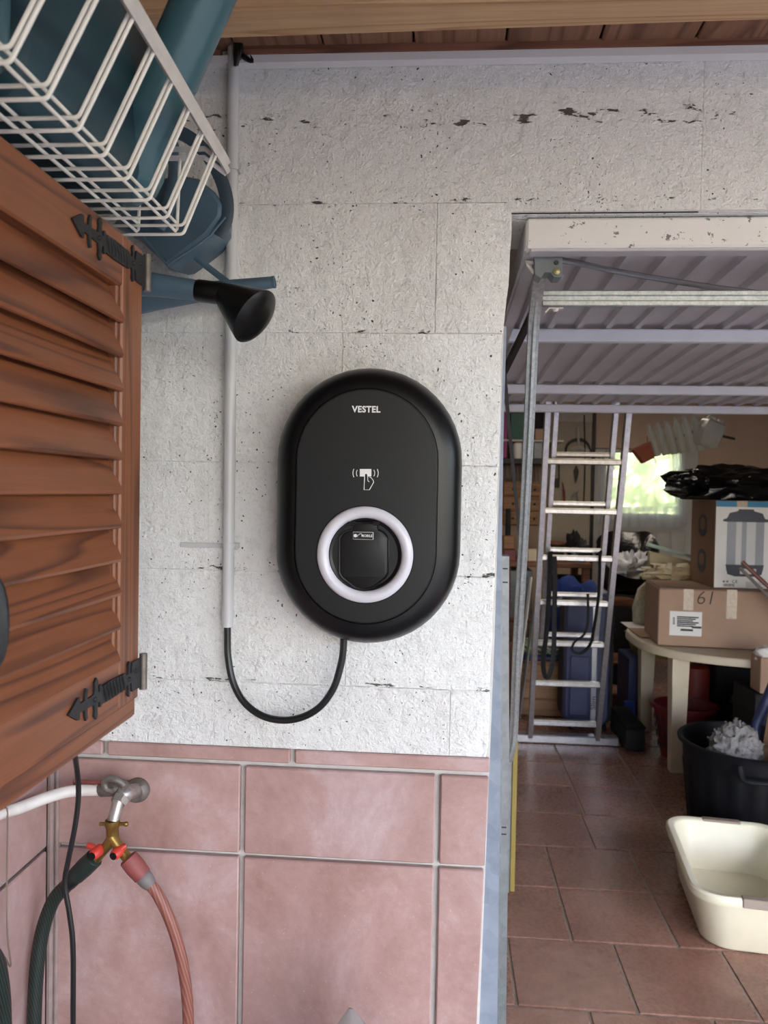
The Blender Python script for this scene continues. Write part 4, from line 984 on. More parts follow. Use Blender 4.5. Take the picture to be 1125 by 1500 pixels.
for zc in (.28, .70):
    g = G(); pts = [(-.0007, .5 + .20 * math.cos(t) * 1.0, zc + .135 * math.sin(t)) for t in [2 * math.pi * k / 18 for k in range(18)]]
    pts = [(max(-.17, min(.17, y - .5)) + .5, z) for _, y, z in pts]
    q = G().prism([V((a2.x - .0012, ay + y * AD, z0 + z * HA)) for y, z in pts], (.0012, 0, 0)); build('side_print', ra_(q), m_urndark, ap)
    q = G().prism([V((a2.x - .0018, ay + y * AD, z0 + z * HA)) for y, z in [(.5 + (p[0] - .5) * .6, zc + (p[1] - zc) * .55 + .02) for p in pts]], (.0012, 0, 0)); build('side_print_inner', ra_(q), m_carddark, ap)
# black plastic bag on top
zt = z0 + HA
g = G(); c = V((a2.x + .17, ay + .19, zt + .085)); g.blob(c, (.36, .20, .11), 44, 26, .42, 10, 2)
g.blob(V((a2.x - .17, ay + .10, zt + .10)), (.06, .05, .035), 16, 12, .4, 14, 8); g.blob(V((a2.x - .11, ay + .06, zt + .12)), (.07, .05, .032), 16, 12, .4, 14, 4)
for p in g.v: p.z = max(p.z, zt + .0015)
one('plastic_bag', g, m_film, 'shiny crumpled black plastic bag lying on the appliance carton', 'bag', angle=60)
# two rods leaning against the carton from the right
e0 = rota @ (V((a2.x + .27 * AW, ay - .014, z0 + .14 * HA)) - oa) + oa
one('red_rod', G().tube([P(1087, 823, 2.72), P(1240, 968, 2.62)], .0115, 8, 0), M('brown_red', (116, 70, 64), .45), 'brownish red rod leaning across the printed urn carton', 'rod')
one('grey_rod', G().tube([P(1084, 832, 2.71), P(1236, 984, 2.61)], .0085, 8, 0), m_greyp, 'thin grey rod leaning just below the brownish red rod', 'rod')
# small carton with white cloth at the right edge
ct_ = P(1122, 1015, 2.40)
sc1 = pbox(1113, 965, 1160, 1016, 2.44, .12, .003); one('small_carton', sc1, m_card, 'small open carton at the right photo edge above the bin', 'carton')
one('white_cloth', G().blob(P(1128, 962, 2.5), (.07, .07, .05), 18, 12, .5, 9, 7), m_white, 'crumpled white cloth in the small carton at photo edge', 'cloth')
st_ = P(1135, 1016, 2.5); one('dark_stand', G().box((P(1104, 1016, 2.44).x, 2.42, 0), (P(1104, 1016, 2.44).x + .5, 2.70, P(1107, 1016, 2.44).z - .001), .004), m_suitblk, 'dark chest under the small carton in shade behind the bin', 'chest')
# things under the table
def item(name, label, cat, x0, y0, x1, y1, Y, d, mat, z0=None, c=.004, **k): return one(name, pbox(x0, y0, x1, y1, Y, d, c, z0), mat, label, cat, **k)
tc0, tc1 = P(1000, 1000, 3.0), P(1037, 1000, 3.0); zc_ = P(1000, 990, 3.0).z
g = G().lathe([(.075, 0), (.082, .006), (.082, .012), (.080, .016), (.080, zc_ - .04), (.076, zc_ - .02), (.05, zc_), (.02, zc_ + .004)], V((1.52, 3.34, 0)), Z3, 24)
one('red_canister', g, m_redcan, 'tall red metal canister in the dark under the table', 'canister')
rbk = thing('laundry_basket', 'crimson perforated plastic basket standing left of the table leg', 'basket', P(985, 1112, Z=0))
bb = V((1.375, 3.055, 0)); g = G()
def bring(r, z): return [V((bb.x + r * math.cos(t) * 1.15, bb.y + r * math.sin(t), z)) for t in [2 * math.pi * k / 28 for k in range(28)]]
g.loft([bring(.105, .0), bring(.108, .02), bring(.145, .27), bring(.162, .275), bring(.163, .295), bring(.146, .297), bring(.104, .02), bring(.05, .012)]); build('basket_body', g, m_redb, rbk, angle=40)
g = G()
for k in range(28):
    for z in (.07, .12, .17, .22):
        t = 2 * math.pi * k / 28; r = .1135 + (z - .02) * .148; g.box((-.006, -.001, -.014), (.006, .001, .014), 0, Matrix.Rotation(t + math.pi / 2, 3, 'Z')); 
        for p in g.v[-8:]: p.x += bb.x + r * math.cos(t) * 1.15; p.y += bb.y + r * math.sin(t); p.z += z
build('perforation', g, m_ink, rbk)['kind'] = 'stuff'
cs = thing('black_case', 'low black plastic case on the floor beside the ladder foot', 'case', (1.09, 3.30, 0))
build('case_body', G().box((1.065, 3.09, 0), (1.175, 3.50, .125), .008), m_suitblk, cs)
build('lid', G().box((1.063, 3.088, .125), (1.177, 3.502, .146), .006), m_bin, cs)
k1 = P(930, 1058, 3.55); one('blue_crate', pbox(918, 965, 952, 1066, 3.62, .3, .006, 0), m_navy, 'dark blue crate standing on the floor under the yellow crate', 'crate')
yc = thing('yellow_crate', 'yellow open crate on the dark blue crate under the table', 'crate', P(950, 998, 3.6)); zq = P(930, 965, 3.62).z + .001
yx0, yx1 = P(934, 980, 3.62).x, P(990, 980, 3.62).x; hh = P(940, 962, 3.62).z - zq
hh = max(hh, .12)
g = G(); mk = lambda k, z: [V((yx0 - k, 3.62 - k, z)), V((yx1 + k, 3.62 - k, z)), V((yx1 + k, 3.9 + k, z)), V((yx0 - k, 3.9 + k, z))]
g.loft([mk(-.02, zq), mk(.01, zq + hh), mk(.018, zq + hh), mk(.018, zq + hh + .008), mk(.004, zq + hh + .008), mk(-.026, zq + .006)]); build('crate_body', g, m_yellow, yc)
one('grey_bundle', G().blob(V(((yx0 + yx1) / 2 + .02, 3.76, zq + hh * .8)), (.10, .10, .09), 16, 10, .5, 10, 3), m_suit, 'grey blue bundle lying in the yellow crate', 'bundle')
item('blue_box', 'small bright blue box on the floor behind the suitcase', 'box', 914, 1028, 930, 1040, 3.58, .03, m_blue, 0)
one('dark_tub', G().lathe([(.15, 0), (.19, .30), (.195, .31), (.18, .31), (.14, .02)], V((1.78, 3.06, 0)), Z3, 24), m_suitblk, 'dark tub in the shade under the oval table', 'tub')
one('dark_filler', G().box((1.62, 3.30, 0), (2.55, 3.62, .56), .01), m_suitblk, 'large dark trunk added to blacken the space under the oval table', 'filler')  # added dark box, stands in for deep shade below the tabletop
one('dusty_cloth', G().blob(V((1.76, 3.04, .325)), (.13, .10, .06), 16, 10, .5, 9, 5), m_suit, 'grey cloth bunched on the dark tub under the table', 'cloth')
# suitcase
sc0 = P(826, 1070, 3.42); sx0, sx1 = P(827, 1000, 3.42).x, P(893, 1000, 3.42).x; szt = P(860, 880, 3.42).z
su = thing('suitcase', 'blue violet upright suitcase with silver band standing behind the ladder', 'suitcase', ((sx0 + sx1) / 2, 3.55, 0))
def srr(x0, x1, z0, z1, Y, r=.05): return rrect(x0, x1, z0, z1, Y, r, 5)
g = G(); g.loft([srr(sx0 + .012, sx1 - .012, .05, szt - .01, 3.42, .05), srr(sx0, sx1, .038, szt, 3.435, .06), srr(sx0 - .004, sx1 + .004, .036, szt + .004, 3.47, .06)]); build('front_shell', g, m_suit, su, angle=50)
g = G(); g.loft([srr(sx0 - .003, sx1 + .03, .036, szt + .003, 3.4705, .06), srr(sx0 - .003, sx1 + .035, .036, szt + .003, 3.66, .06), srr(sx0 + .01, sx1 + .02, .05, szt - .01, 3.67, .05)]); build('back_shell', g, m_suitblk, su, angle=50)
bx0, bx1 = P(866, 1000, 3.41).x, P(874, 1000, 3.41).x
build('silver_band', G().box((bx0, 3.412, .055), (bx1, 3.425, szt - .015), .003), m_silver, su)['label'] = 'silver band with script lettering'
text('band_lettering', 'Slim', .030, m_ink, V(((bx0 + bx1) / 2, 3.4112, P(868, 1030, 3.41).z)), Z3, -X3, su, 0, 1.2)
build('pocket', G().box((sx0 + .03, 3.408, .10), (bx0 - .012, 3.424, szt * .58), .006), m_suit, su)
build('pull_handle', G().tube([V((sx1 - .05, 3.56, szt - .002)), V((sx1 - .05, 3.56, szt + .03)), V((sx1 + .0, 3.56, szt + .035)), V((sx1 + .02, 3.56, szt + .0)), ], .012, 8, 3), m_silver, su)
for x in (sx0 + .05, sx1 - .02):
    for y in (3.46, 3.62): build('wheel', G().lathe([(.020, -.012), (.025, -.008), (.025, .008), (.020, .012)], V((x, y, .025)), X3, 16), m_suitblk, su)
# ladder
ld = thing('extension_ladder', 'aluminium extension ladder leaning in the garage, feet on the tiles', 'ladder', (.73, 3.18, 0))
YT = 2.72; ztp = 2.40
Ly = lambda z: 3.17 + (YT - 3.17) * z / ztp
lf0, lf1 = P(776, 1086, Z=0), P(873, 1089, Z=0); lt0, lt1 = P(803, 605, Ly(1.88)), P(922, 605, Ly(1.88))
def lx(p0, p1, z): return p0.x + (p1.x - p0.x) * z / 1.88
def rail_(xa0, xa1, dy, z0_, z1_, wd, name='rail'):
    g = G(); g.loft([[V((x - wd / 2, Ly(z) + dy, z)), V((x + wd / 2, Ly(z) + dy, z)), V((x + wd / 2, Ly(z) + dy + .055, z)), V((x - wd / 2, Ly(z) + dy + .055, z))] for z, x in ((z0_, xa0(z0_)), (z1_, xa1(z1_)))])
    return build(name, g, m_alu, ld)
L_a = lambda z: lx(lf0, lt0, z); L_b = lambda z: lx(lf1, lt1, z)
rail_(L_a, L_a, 0, .0, ztp, .028); rail_(L_b, L_b, 0, .0, ztp, .028)
fl0 = lambda z: L_a(z) + .040 + .012 * (z / 1.88); fl1 = lambda z: L_b(z) - .045 - .010 * (z / 1.88)
zf0 = .60
rail_(fl0, fl0, .058, zf0, ztp, .024); rail_(fl1, fl1, .058, zf0, ztp, .024)
rz = [P(820, y, 3.1).z for y in (1061, 1003)]
zs = []
for y in (1061, 1003, 944, 884, 818, 749, 676):
    z = .5
    for _ in range(30): z = P(830, y, Ly(z)).z
    zs.append(z)
for z in zs: build('rung', G().box((L_a(z) + .01, Ly(z) + .008, z - .016), (L_b(z) - .01, Ly(z) + .045, z + .014), .005), m_alu, ld); build('rung_tread', G().box((L_a(z) + .014, Ly(z) + .010, z + .0135), (L_b(z) - .014, Ly(z) + .043, z + .0165), .001), m_alulit, ld)  # tread strips have the light on the rungs put into their colour
for z in zs[2:]:
    z2 = z + .040; build('rung', G().box((fl0(z2) + .01, Ly(z2) + .068, z2 - .012), (fl1(z2) - .01, Ly(z2) + .10, z2 + .012), .005), m_alu, ld); build('rung_tread', G().box((fl0(z2) + .01, Ly(z2) + .070, z2 + .0115), (fl1(z2) - .01, Ly(z2) + .098, z2 + .0145), .001), m_alulit, ld)
f0 = P(752, 1086, Z=.02); build('stabiliser_bar', G().box((P(748, 1080, 3.15).x, 3.165, .0), (P(908, 1080, 3.15).x, 3.235, .05), .006), m_alu, ld)
# straps hanging over a rung
zr_ = zs[4] + .02; yy_ = Ly(zr_) - .012
def strap(name, label, pts, wd): return one(name, G().tube(pts, wd, 8, 4, True, .18, (0, 1, 0)), m_strap, label, 'strap', 'black straps hung over a ladder rung')
p_ = lambda x, y: P(x, y, yy_ - .004)
strap('hanging_strap', 'long black strap looped over a ladder rung on the left', [P(806, 812, yy_ + .03), P(806, 811, yy_ - .002), p_(805, 850), p_(801, 920), p_(796, 965), p_(797, 985), p_(801, 993), p_(806, 985), p_(811, 955), p_(812, 900), p_(813, 850), P(812, 815, yy_)], .016)
strap('hanging_strap', 'short black strap looped over a ladder rung on the right', [P(879, 812, yy_ + .03), P(879, 811, yy_ - .002), p_(877, 870), p_(870, 920), p_(864, 945), p_(850, 957), p_(838, 952), p_(842, 940), p_(855, 930), p_(861, 910), p_(861, 870)], .013)
# wooden chest with cushion and blue bag
chx0, chx1 = P(756, 1000, 3.72).x, P(832, 1000, 3.72).x; zch = P(790, 972, 3.72).z
wc = thing('wooden_chest', 'light wooden chest of boards standing behind the ladder', 'chest', ((chx0 + chx1) / 2, 4.0, 0))
build('chest_body', G().box((chx0, 3.73, 0), (chx1, 4.35, zch), .004), m_ply, wc)
hb = zch / 3
for k in range(3): build('board', G().box((chx0 - .004, 3.716, k * hb + .004), (chx1 + .004, 3.732, (k + 1) * hb - .004), .003), m_ply, wc)
build('lid', G().box((chx0 - .02, 3.71, zch), (chx1 + .02, 4.36, zch + .018), .004), m_brown, wc)
zl = zch + .0185
cu = NT('patterned_fabric'); cvn = cu.noise(cu.vec((1, 1, 1)), 26, 2, .5, 1.5); m_cush = cu.done(cu.ramp(cvn, [(.42, lin((60, 70, 66))), (.5, lin((150, 158, 132))), (.6, lin((92, 112, 108))), (.7, lin((176, 172, 150)))], 'CONSTANT'), .9)
ck = thing('seat_cushion', 'patterned green cushion with navy edge on the wooden chest', 'cushion', ((chx0 + chx1) / 2, 3.85, zl))
build('cushion_base', G().box((chx0 - .01, 3.715, zl), (chx1 - .03, 4.0, zl + .035), .012), m_navy, ck); build('cushion_top', G().box((chx0 - .005, 3.72, zl + .035), (chx1 - .04, 4.0, zl + .10), .025), m_cush, ck)
g = G(); c = V((P(850, 880, 4.05).x, 4.17, zl + .235)); g.blob(c, (.235, .14, .25), 30, 20, .32, 8, 6)
for p in g.v: p.z = max(p.z, zl + .0005)
one('blue_bag', g, m_blue, 'bulging blue fabric bag standing on the wooden chest', 'bag', angle=60)
one('paper_tag', G().tube([c + V((-.165, -.115, .10)), c + V((-.12, -.15, .12))], .03, 6, 0, True, .2, (0, 1, 0)), m_white, 'white paper tag lying against the blue bag', 'tag')
# leaning white boards left of the ladder
for (x0, y0, x1, y1, nm, lb, mt_) in ((768, 960, 778, 845, 'white_lath', 'white lath leaning behind the lever arm, nearer the wall edge', m_white), (776, 960, 788, 850, 'grey_lath', 'grey white lath leaning behind the lever arm, nearer the ladder', m_galvd)):
    q0 = P(x0, y0, 3.66); q0.z = 0; q0.x = P(x0 - 14, 1000, 3.66).x; q1 = P(x1, y1, 3.69); d = (q1 - q0); g = G().box((-.014, -.006, 0), (.014, .006, d.length), .002); mt = d.to_track_quat('Z', 'Y').to_matrix(); g.v = [mt @ p + q0 for p in g.v]; one(nm, g, mt_, lb, 'lath')
# brown chair
chr_ = thing('wooden_chair', 'low brown wooden chair between suitcase and table', 'chair', (P(915, 1000, 4.1).x, 4.2, 0)); cxx = P(915, 900, 4.15).x
zs_ = P(920, 972, 4.0).z
build('seat', G().lathe([(.16, 0), (.172, .008), (.172, .022), (.16, .03)], V((cxx, 4.2, zs_ - .03)), Z3, 26), m_brown, chr_)
for sx, sy in ((-1, -1), (1, -1), (-1, 1), (1, 1)): build('leg', G().tube([V((cxx + sx * .15, 4.2 + sy * .14, 0)), V((cxx + sx * .12, 4.2 + sy * .11, zs_ - .025))], .014, 8, 0), m_brown, chr_)
zbk = P(915, 884, 4.32).z
build('backrest', G().tube([V((cxx - .17, 4.30, zbk - .05)), V((cxx - .10, 4.345, zbk)), V((cxx, 4.36, zbk + .01)), V((cxx + .10, 4.345, zbk)), V((cxx + .17, 4.30, zbk - .05))], .036, 8, 3, True, .25, (0, 1, 0)), m_brown, chr_)
for sx in (-1, 1): build('back_post', G().tube([V((cxx + sx * .12, 4.31, zs_ - .01)), V((cxx + sx * .155, 4.315, zbk - .02))], .013, 8, 0), m_brown, chr_)
# tall dark drum with the open black rubbish bag
px_ = P(925, 905, 4.62); zd = P(925, 872, 4.62).z
one('dark_drum', G().lathe([(.17, 0), (.18, .02), (.18, zd - .02), (.17, zd - .001)], V((px_.x, 4.8, 0)), Z3, 24), m_suitblk, 'dark drum behind the brown chair carrying the open bag', 'drum')
bgc = V((px_.x - .0, 4.8, zd)); rb_ = thing('rubbish_bag', 'open black bag with peaked rim holding clear plastic film', 'bag', bgc)
g = G(); rings = []
def rim_z(t): return .30 + .17 * math.sin(t) + .10 * max(0, math.cos(t - .5)) ** 6 - .03 * math.cos(t)
for f_, r in ((0, .15), (.12, .20), (.4, .215), (.75, .23), (1, .245)):
    rings.append([V((bgc.x + r * math.cos(t) * (1 + .10 * noise.noise(V((math.cos(t) * 3, math.sin(t) * 3, f_ * 4)))), bgc.y + .8 * r * math.sin(t), zd + max(.001, rim_z(t) * f_))) for t in [2 * math.pi * k / 36 for k in range(36)]])
rings.append([V((bgc.x + (p.x - bgc.x) * .96, bgc.y + (p.y - bgc.y) * .96, p.z - .004)) for p in rings[-1]]); rings.append([V((bgc.x + (p.x - bgc.x) * .8, bgc.y + (p.y - bgc.y) * .8, zd + .06)) for p in rings[-1]])
g.loft(rings); build('bag_body', g, m_film, rb_, angle=60)
one('clear_film', G().blob(V((bgc.x + .01, bgc.y - .06, zd + .19)), (.165, .11, .13), 30, 18, .5, 13, 3), m_clear, 'crumpled clear plastic film bulging out of the black bag', 'film', angle=60)
# boards and sacks behind the big carton
bz = tz0
g = G().box((P(950, 860, 3.45).x, 3.46, bz), (P(1020, 860, 3.45).x, 3.50, P(980, 808, 3.45).z), .006); g.v = [V((p.x, p.y, p.z - (p.x - P(950, 860, 3.45).x) * .22 * (1 if p.z > bz + .1 else 0))) for p in g.v]
hc = thing('beige_board', 'beige board with pale green top edge standing behind the cartons', 'board', (P(980, 860, 3.45).x, 3.48, bz)); build('board_sheet', g, M('beige_board_mat', (176, 164, 130), .7, var=.1), hc)
e0, e1 = P(947, 797, 3.45), P(1012, 815, 3.45); build('edge_strip', G().tube([e0, e1], .011, 6, 0), M('pale_green', (176, 196, 186), .5), hc)
one('crumpled_bag', G().blob(V((P(985, 850, 3.36).x, 3.37, bz + .34)), (.17, .07, .055), 22, 14, .5, 12, 9), M('pale_bag', (190, 172, 140), .4, var=.2, bump=.6, bs=50, bd=.004), 'crumpled pale bag lying behind the big 61 carton', 'bag')
one('paper_block', G().box((P(955, 850, 3.33).x, 3.33, bz), (P(1010, 850, 3.33).x, 3.43, bz + .285), .01), m_resin, 'cream block standing on the table behind the 61 carton', 'block')
one('white_sack', G().loft([rr2(.07, .05, .03, bz + .0045, 4, P(946, 870, 3.55).x, 3.55), rr2(.075, .055, .03, bz + .10, 4, P(946, 870, 3.55).x, 3.55), rr2(.055, .03, .02, bz + .22, 4, P(948, 870, 3.55).x, 3.55), rr2(.02, .01, .008, bz + .26, 4, P(949, 870, 3.55).x, 3.55)]), M('printed_sack', (206, 200, 180), .6, var=.2, vs=60), 'small printed white sack on table beside the 61 carton', 'sack')
# hanging milky bottles, red pot and rods under the garage ceiling
hang = V((P(1000, 640, 3.6).x, 3.6, 0))
r_a, r_b = P(972, 645, 3.6), P(1088, 622, 3.6)
one('hanging_rod', G().tube([P(985, 645, 3.6), P(1020, 630, 3.64), P(1076, 643, 3.7)], .008, 8, 1), m_ink, 'dark stick running behind the hanging milky canister', 'stick')
for i in range(6):
    x = 953 + i * 13; t0, t1 = P(x - 3, 623 - i * 3.2, 3.60), P(x + 10, 668 - i * 1.6, 3.60); d = t1 - t0; L_ = d.length
    g = G().lathe([(.008, 0), (.012, .012), (.012, .02), (.0225, .045), (.0245, .06), (.023, L_ * .5), (.0245, L_ * .55), (.0245, L_ - .01), (.020, L_)], t0, d, 16)
    b_ = thing('milky_bottle', ['first', 'second', 'third', 'fourth', 'fifth', 'sixth'][i] + ' translucent bottle from the red pot in the hanging row', 'bottle', t1, 'translucent bottles strung under the ceiling'); build('bottle_body', g, m_hdpe, b_, angle=40); build('bottle_cap', G().lathe([(.0095, -.008), (.0105, -.006), (.0105, .006)], t0, d, 12), m_rim, b_)
cord0, cord1 = P(970, 606, 3.60), P(970, 660, 3.60)
g = G().tube([V((cord0.x, 3.565, 2.5)), V((cord0.x, 3.565, cord0.z)), cord1 - Y3 * .035], .0022, 6, 0).tube([V((P(1040, 620, 3.6).x, 3.60, 2.5)), P(1040, 606, 3.60), P(1040, 614, 3.60)], .0022, 6, 0).tube([P(945, 628, 3.6), P(970, 622, 3.565), P(1000, 612, 3.6), P(1040, 606, 3.6)], .0022, 6, 2)
one('suspension_string', g, m_rim, 'pale cord hanging from the ceiling that carries the bottle row', 'cord')
jc = P(1040, 634, 3.56); jr = thing('jerrycan', 'milky white square canister hanging tilted at the end of bottle row', 'canister', jc)
rj = Matrix.Rotation(math.radians(18), 3, 'Y') @ Matrix.Rotation(math.radians(18), 3, 'Z')
g = G().box((-.066, -.05, -.088), (.066, .05, .075), .014, None); g.v = [rj @ p + jc for p in g.v]; build('canister_body', g, m_hdpe, jr)
g = G().lathe([(.018, .07), (.018, .095), (.012, .098)], V((.04, 0, 0)), Z3, 12).tube([V((-.05, 0, .07)), V((-.04, 0, .095)), V((.0, 0, .095)), V((.012, 0, .07))], .009, 8, 2); g.v = [rj @ p + jc for p in g.v]; build('canister_neck', g, m_hdpe, jr)
pc_ = P(943, 664, 3.60); rp = Matrix.Rotation(math.radians(-28), 3, 'Y')
g = G(); g.loft([[rp @ V(p) + pc_ for p in q] for q in ([(sx * w_, sy * w_, z) for sx, sy in ((-1, -1), (1, -1), (1, 1), (-1, 1))] for z, w_ in ((-.052, .036), (.036, .050), (.036, .054), (.052, .054), (.052, .047), (-.046, .033)))])
rpt = thing('hanging_pot', 'square terracotta coloured pot hanging tilted in front of the window', 'pot', pc_); build('pot_body', g, m_terra, rpt); build('pot_wire', G().tube([rp @ V((.05, 0, .05)) + pc_, P(948, 640, 3.6), P(955, 626, 3.6)], .003, 6, 1), m_brown, rpt)
# ---- workbench, shelves and tools at the back left
wbz = P(830, 824, 4.95).z
wx0, wx1 = P(735, 800, 4.95).x, P(868, 800, 4.95).x
wb2 = thing('workbench', 'brown workbench along the back wall covered with tools', 'workbench', ((wx0 + wx1) / 2, 5.3, 0))
build('worktop', G().box((wx0, 4.95, wbz - .045), (wx1, 5.6, wbz), .005), m_brown, wb2)
for x in (wx0 + .02, wx1 - .07):
    for y in (4.97, 5.5): build('leg', G().box((x, y, 0), (x + .06, y + .06, wbz - .046), .004), m_brown, wb2)
build('lower_shelf', G().box((wx0 + .02, 5.0, .40), (wx1 - .02, 5.55, .425), .003), m_brown, wb2)
def stand(name, label, cat, x0, x1, ytop, Y, d, mat, zbase, shape='box', group=None, **k):
    a, b = P(x0, ytop, Y), P(x1, ytop, Y); zb2 = zbase + .0008
    if shape == 'box': g = G().box((a.x, Y, zb2), (b.x, Y + d, max(a.z, zb2 + .02)), .005)
    elif shape == 'cyl':
        r = (b.x - a.x) / 2; h = max(a.z - zb2, .02); g = G().lathe([(r * .93, 0), (r, h * .04), (r, h * .9), (r * .93, h)], V(((a.x + b.x) / 2, Y + r, zb2)), Z3, 20)
    else:
        h = max(a.z - zb2, .03); g = G().blob(V(((a.x + b.x) / 2, Y + d / 2, zb2 + h / 2)), ((b.x - a.x) / 2, d / 2, h / 2), 18, 12, .45, 11, x0)
        for p in g.v: p.z = max(p.z, zb2)
    return one(name, g, mat, label, cat, group)
pt = thing('paint_pot', 'black pot with white label and brown lid on the workbench', 'pot', P(812, 822, 5.1)); pa, pb = P(801, 800, 5.1), P(829, 800, 5.1); pr = (pb.x - pa.x) / 2; ph = P(812, 794, 5.1).z - wbz; pcn = V(((pa.x + pb.x) / 2, 5.1 + pr, wbz + .001))
build('pot_body', G().lathe([(pr * .95, 0), (pr, .01), (pr, ph * .86)], pcn, Z3, 24), m_suitblk, pt); build('pot_lid', G().lathe([(pr * 1.03, ph * .86), (pr * 1.03, ph * .98), (pr * .9, ph)], pcn, Z3, 24), m_brown, pt); q = P(806, 808, 5.08); build('pot_label', G().box((q.x - .014, 5.1 + pr * .18, wbz + ph * .25), (q.x + .014, 5.1 + pr * .3, wbz + ph * .78), .002), m_white, pt)
stand('bench_grinder', 'dark bench grinder standing on the workbench behind the ladder', 'grinder', 832, 856, 780, 5.2, .2, m_suitblk, wbz, 'blob')
stand('drill', 'black drill lying at the right end of the workbench', 'drill', 846, 866, 792, 5.0, .12, m_darkmetal, wbz, 'blob')
stand('steel_jar', 'grey steel jar on the workbench between pot and drill', 'jar', 838, 848, 802, 4.98, .05, m_steel, wbz, 'cyl')
stand('blue_tin', 'flat blue tin at the front of the workbench', 'tin', 846, 860, 816, 4.97, .1, m_cyan, wbz, 'cyl')
stand('red_pad', 'red pad lying on the bench right behind the wall edge', 'pad', 738, 756, 805, 4.97, .3, m_redb, wbz)
stand('wood_block', 'wooden block lying on the red pad beside the wall edge', 'block', 738, 754, 786, 5.0, .2, m_ply, P(745, 805, 4.97).z)
stand('green_tin', 'cream and green tin on the workbench between arm and ladder', 'tin', 773, 788, 805, 4.98, .1, m_resin, wbz)
stand('tall_bottle', 'tall dark bottle with white label by the wall edge on bench', 'bottle', 741, 749, 745, 5.3, .1, m_suitblk, wbz, 'cyl')
stand('grey_toolbox', 'grey toolbox on the shelf below the workbench', 'toolbox', 745, 780, 835, 5.02, .3, m_galvd, .425)
stand('dark_crate', 'dark crate full of odds and ends under the workbench', 'crate', 812, 862, 846, 5.02, .3, m_suitblk, .425)
# wall shelves with boxes, a rack of spanners and drawers
shf = thing('wall_shelf', 'two-tier dark shelf unit on the back wall left of the ladder', 'shelf', (P(780, 665, 5.5).x, 5.7, P(780, 672, 5.5).z))
sx0_, sx1_ = P(726, 640, 5.5).x, P(826, 640, 5.5).x; z1_ = P(780, 644, 5.5).z; z2_ = P(780, 672, 5.5).z
build('shelf_board', G().box((sx0_, 5.5, z1_ - .018), (sx1_, 6.0, z1_), .002), m_dim, shf); build('shelf_board', G().box((sx0_, 5.5, z2_ - .045), (sx1_ - .10, 6.0, z2_), .002), m_darkmetal, shf)
for x in (sx0_, P(800, 640, 5.5).x): build('shelf_side', G().box((x, 5.5, z2_ - .045), (x + .02, 6.0, z1_ + .35), .002), m_brown, shf)
gc = stand('tool_case', 'bottle green case with white lettering on the upper shelf', 'case', 748, 772, 604, 5.52, .3, m_green, z1_)
stand('magenta_folder', 'magenta folder standing at the wall edge on the shelf', 'folder', 736, 744, 603, 5.51, .3, m_magenta, z2_)
stand('black_box', 'black box on the upper shelf behind the lever arm', 'box', 783, 799, 604, 5.6, .25, m_suitblk, z1_)
stand('beige_roll', 'beige roll lying before the black box on the shelf', 'roll', 784, 799, 628, 5.51, .08, m_card, z1_)
stand('grey_box', 'grey box on the lower shelf behind the lever arm', 'box', 782, 795, 647, 5.52, .2, m_galvd, z2_)
stand('white_kettle', 'white and black round pot on the lower shelf', 'pot', 752, 766, 648, 5.52, .12, m_white, z2_, 'cyl')
tr_ = thing('spanner_rack', 'rack of steel spanners hung under the shelf, behind the arm', 'rack', (P(770, 680, 5.75).x, 5.75, P(770, 712, 5.75).z))
build('rack_rail', G().box((P(736, 679, 5.75).x, 5.75, P(740, 680, 5.75).z), (P(799, 679, 5.75).x, 6.0, P(740, 676, 5.75).z), .002), m_brown, tr_)
for i in range(11):
    x = 741 + i * 5.2; p0, p1 = P(x, 680, 5.742), P(x + 1, 697 + (i % 5) * 3, 5.742); g = G().tube([p0, p1], .006, 6, 0).blob(p1, (.013, .006, .014), 8, 6); one('spanner', g, m_steel, ['first', 'second', 'third', 'fourth', 'fifth', 'sixth', 'seventh', 'eighth', 'ninth', 'tenth', 'last'][i] + ' steel spanner from the wall edge in the row under the shelf', 'spanner', 'spanners under the shelf')
dz0 = P(770, 770, 5.62).z; dx0, dx1 = P(736, 740, 5.62).x, P(799, 740, 5.62).x; dz1 = P(770, 706, 5.62).z
dw = thing('drawer_unit', 'brown wooden drawer unit on the wall above the workbench', 'drawers', ((dx0 + dx1) / 2, 5.8, dz0)); build('case', G().box((dx0, 5.64, dz0), (dx1, 6.0, dz1), .003), m_brown, dw)
for i in range(3):
    for j in range(2):
        a_, b_ = dx0 + (dx1 - dx0) * j / 2 + .01, dx0 + (dx1 - dx0) * (j + 1) / 2 - .01; h_ = (dz1 - dz0) / 3; d_ = build('drawer', G().box((a_, 5.625, dz0 + h_ * i + .008), (b_, 5.645, dz0 + h_ * (i + 1) - .008), .003), m_ply, dw); build('knob', G().blob(V(((a_ + b_) / 2, 5.618, dz0 + h_ * (i + .5))), .012, 8, 6), m_ink, d_)
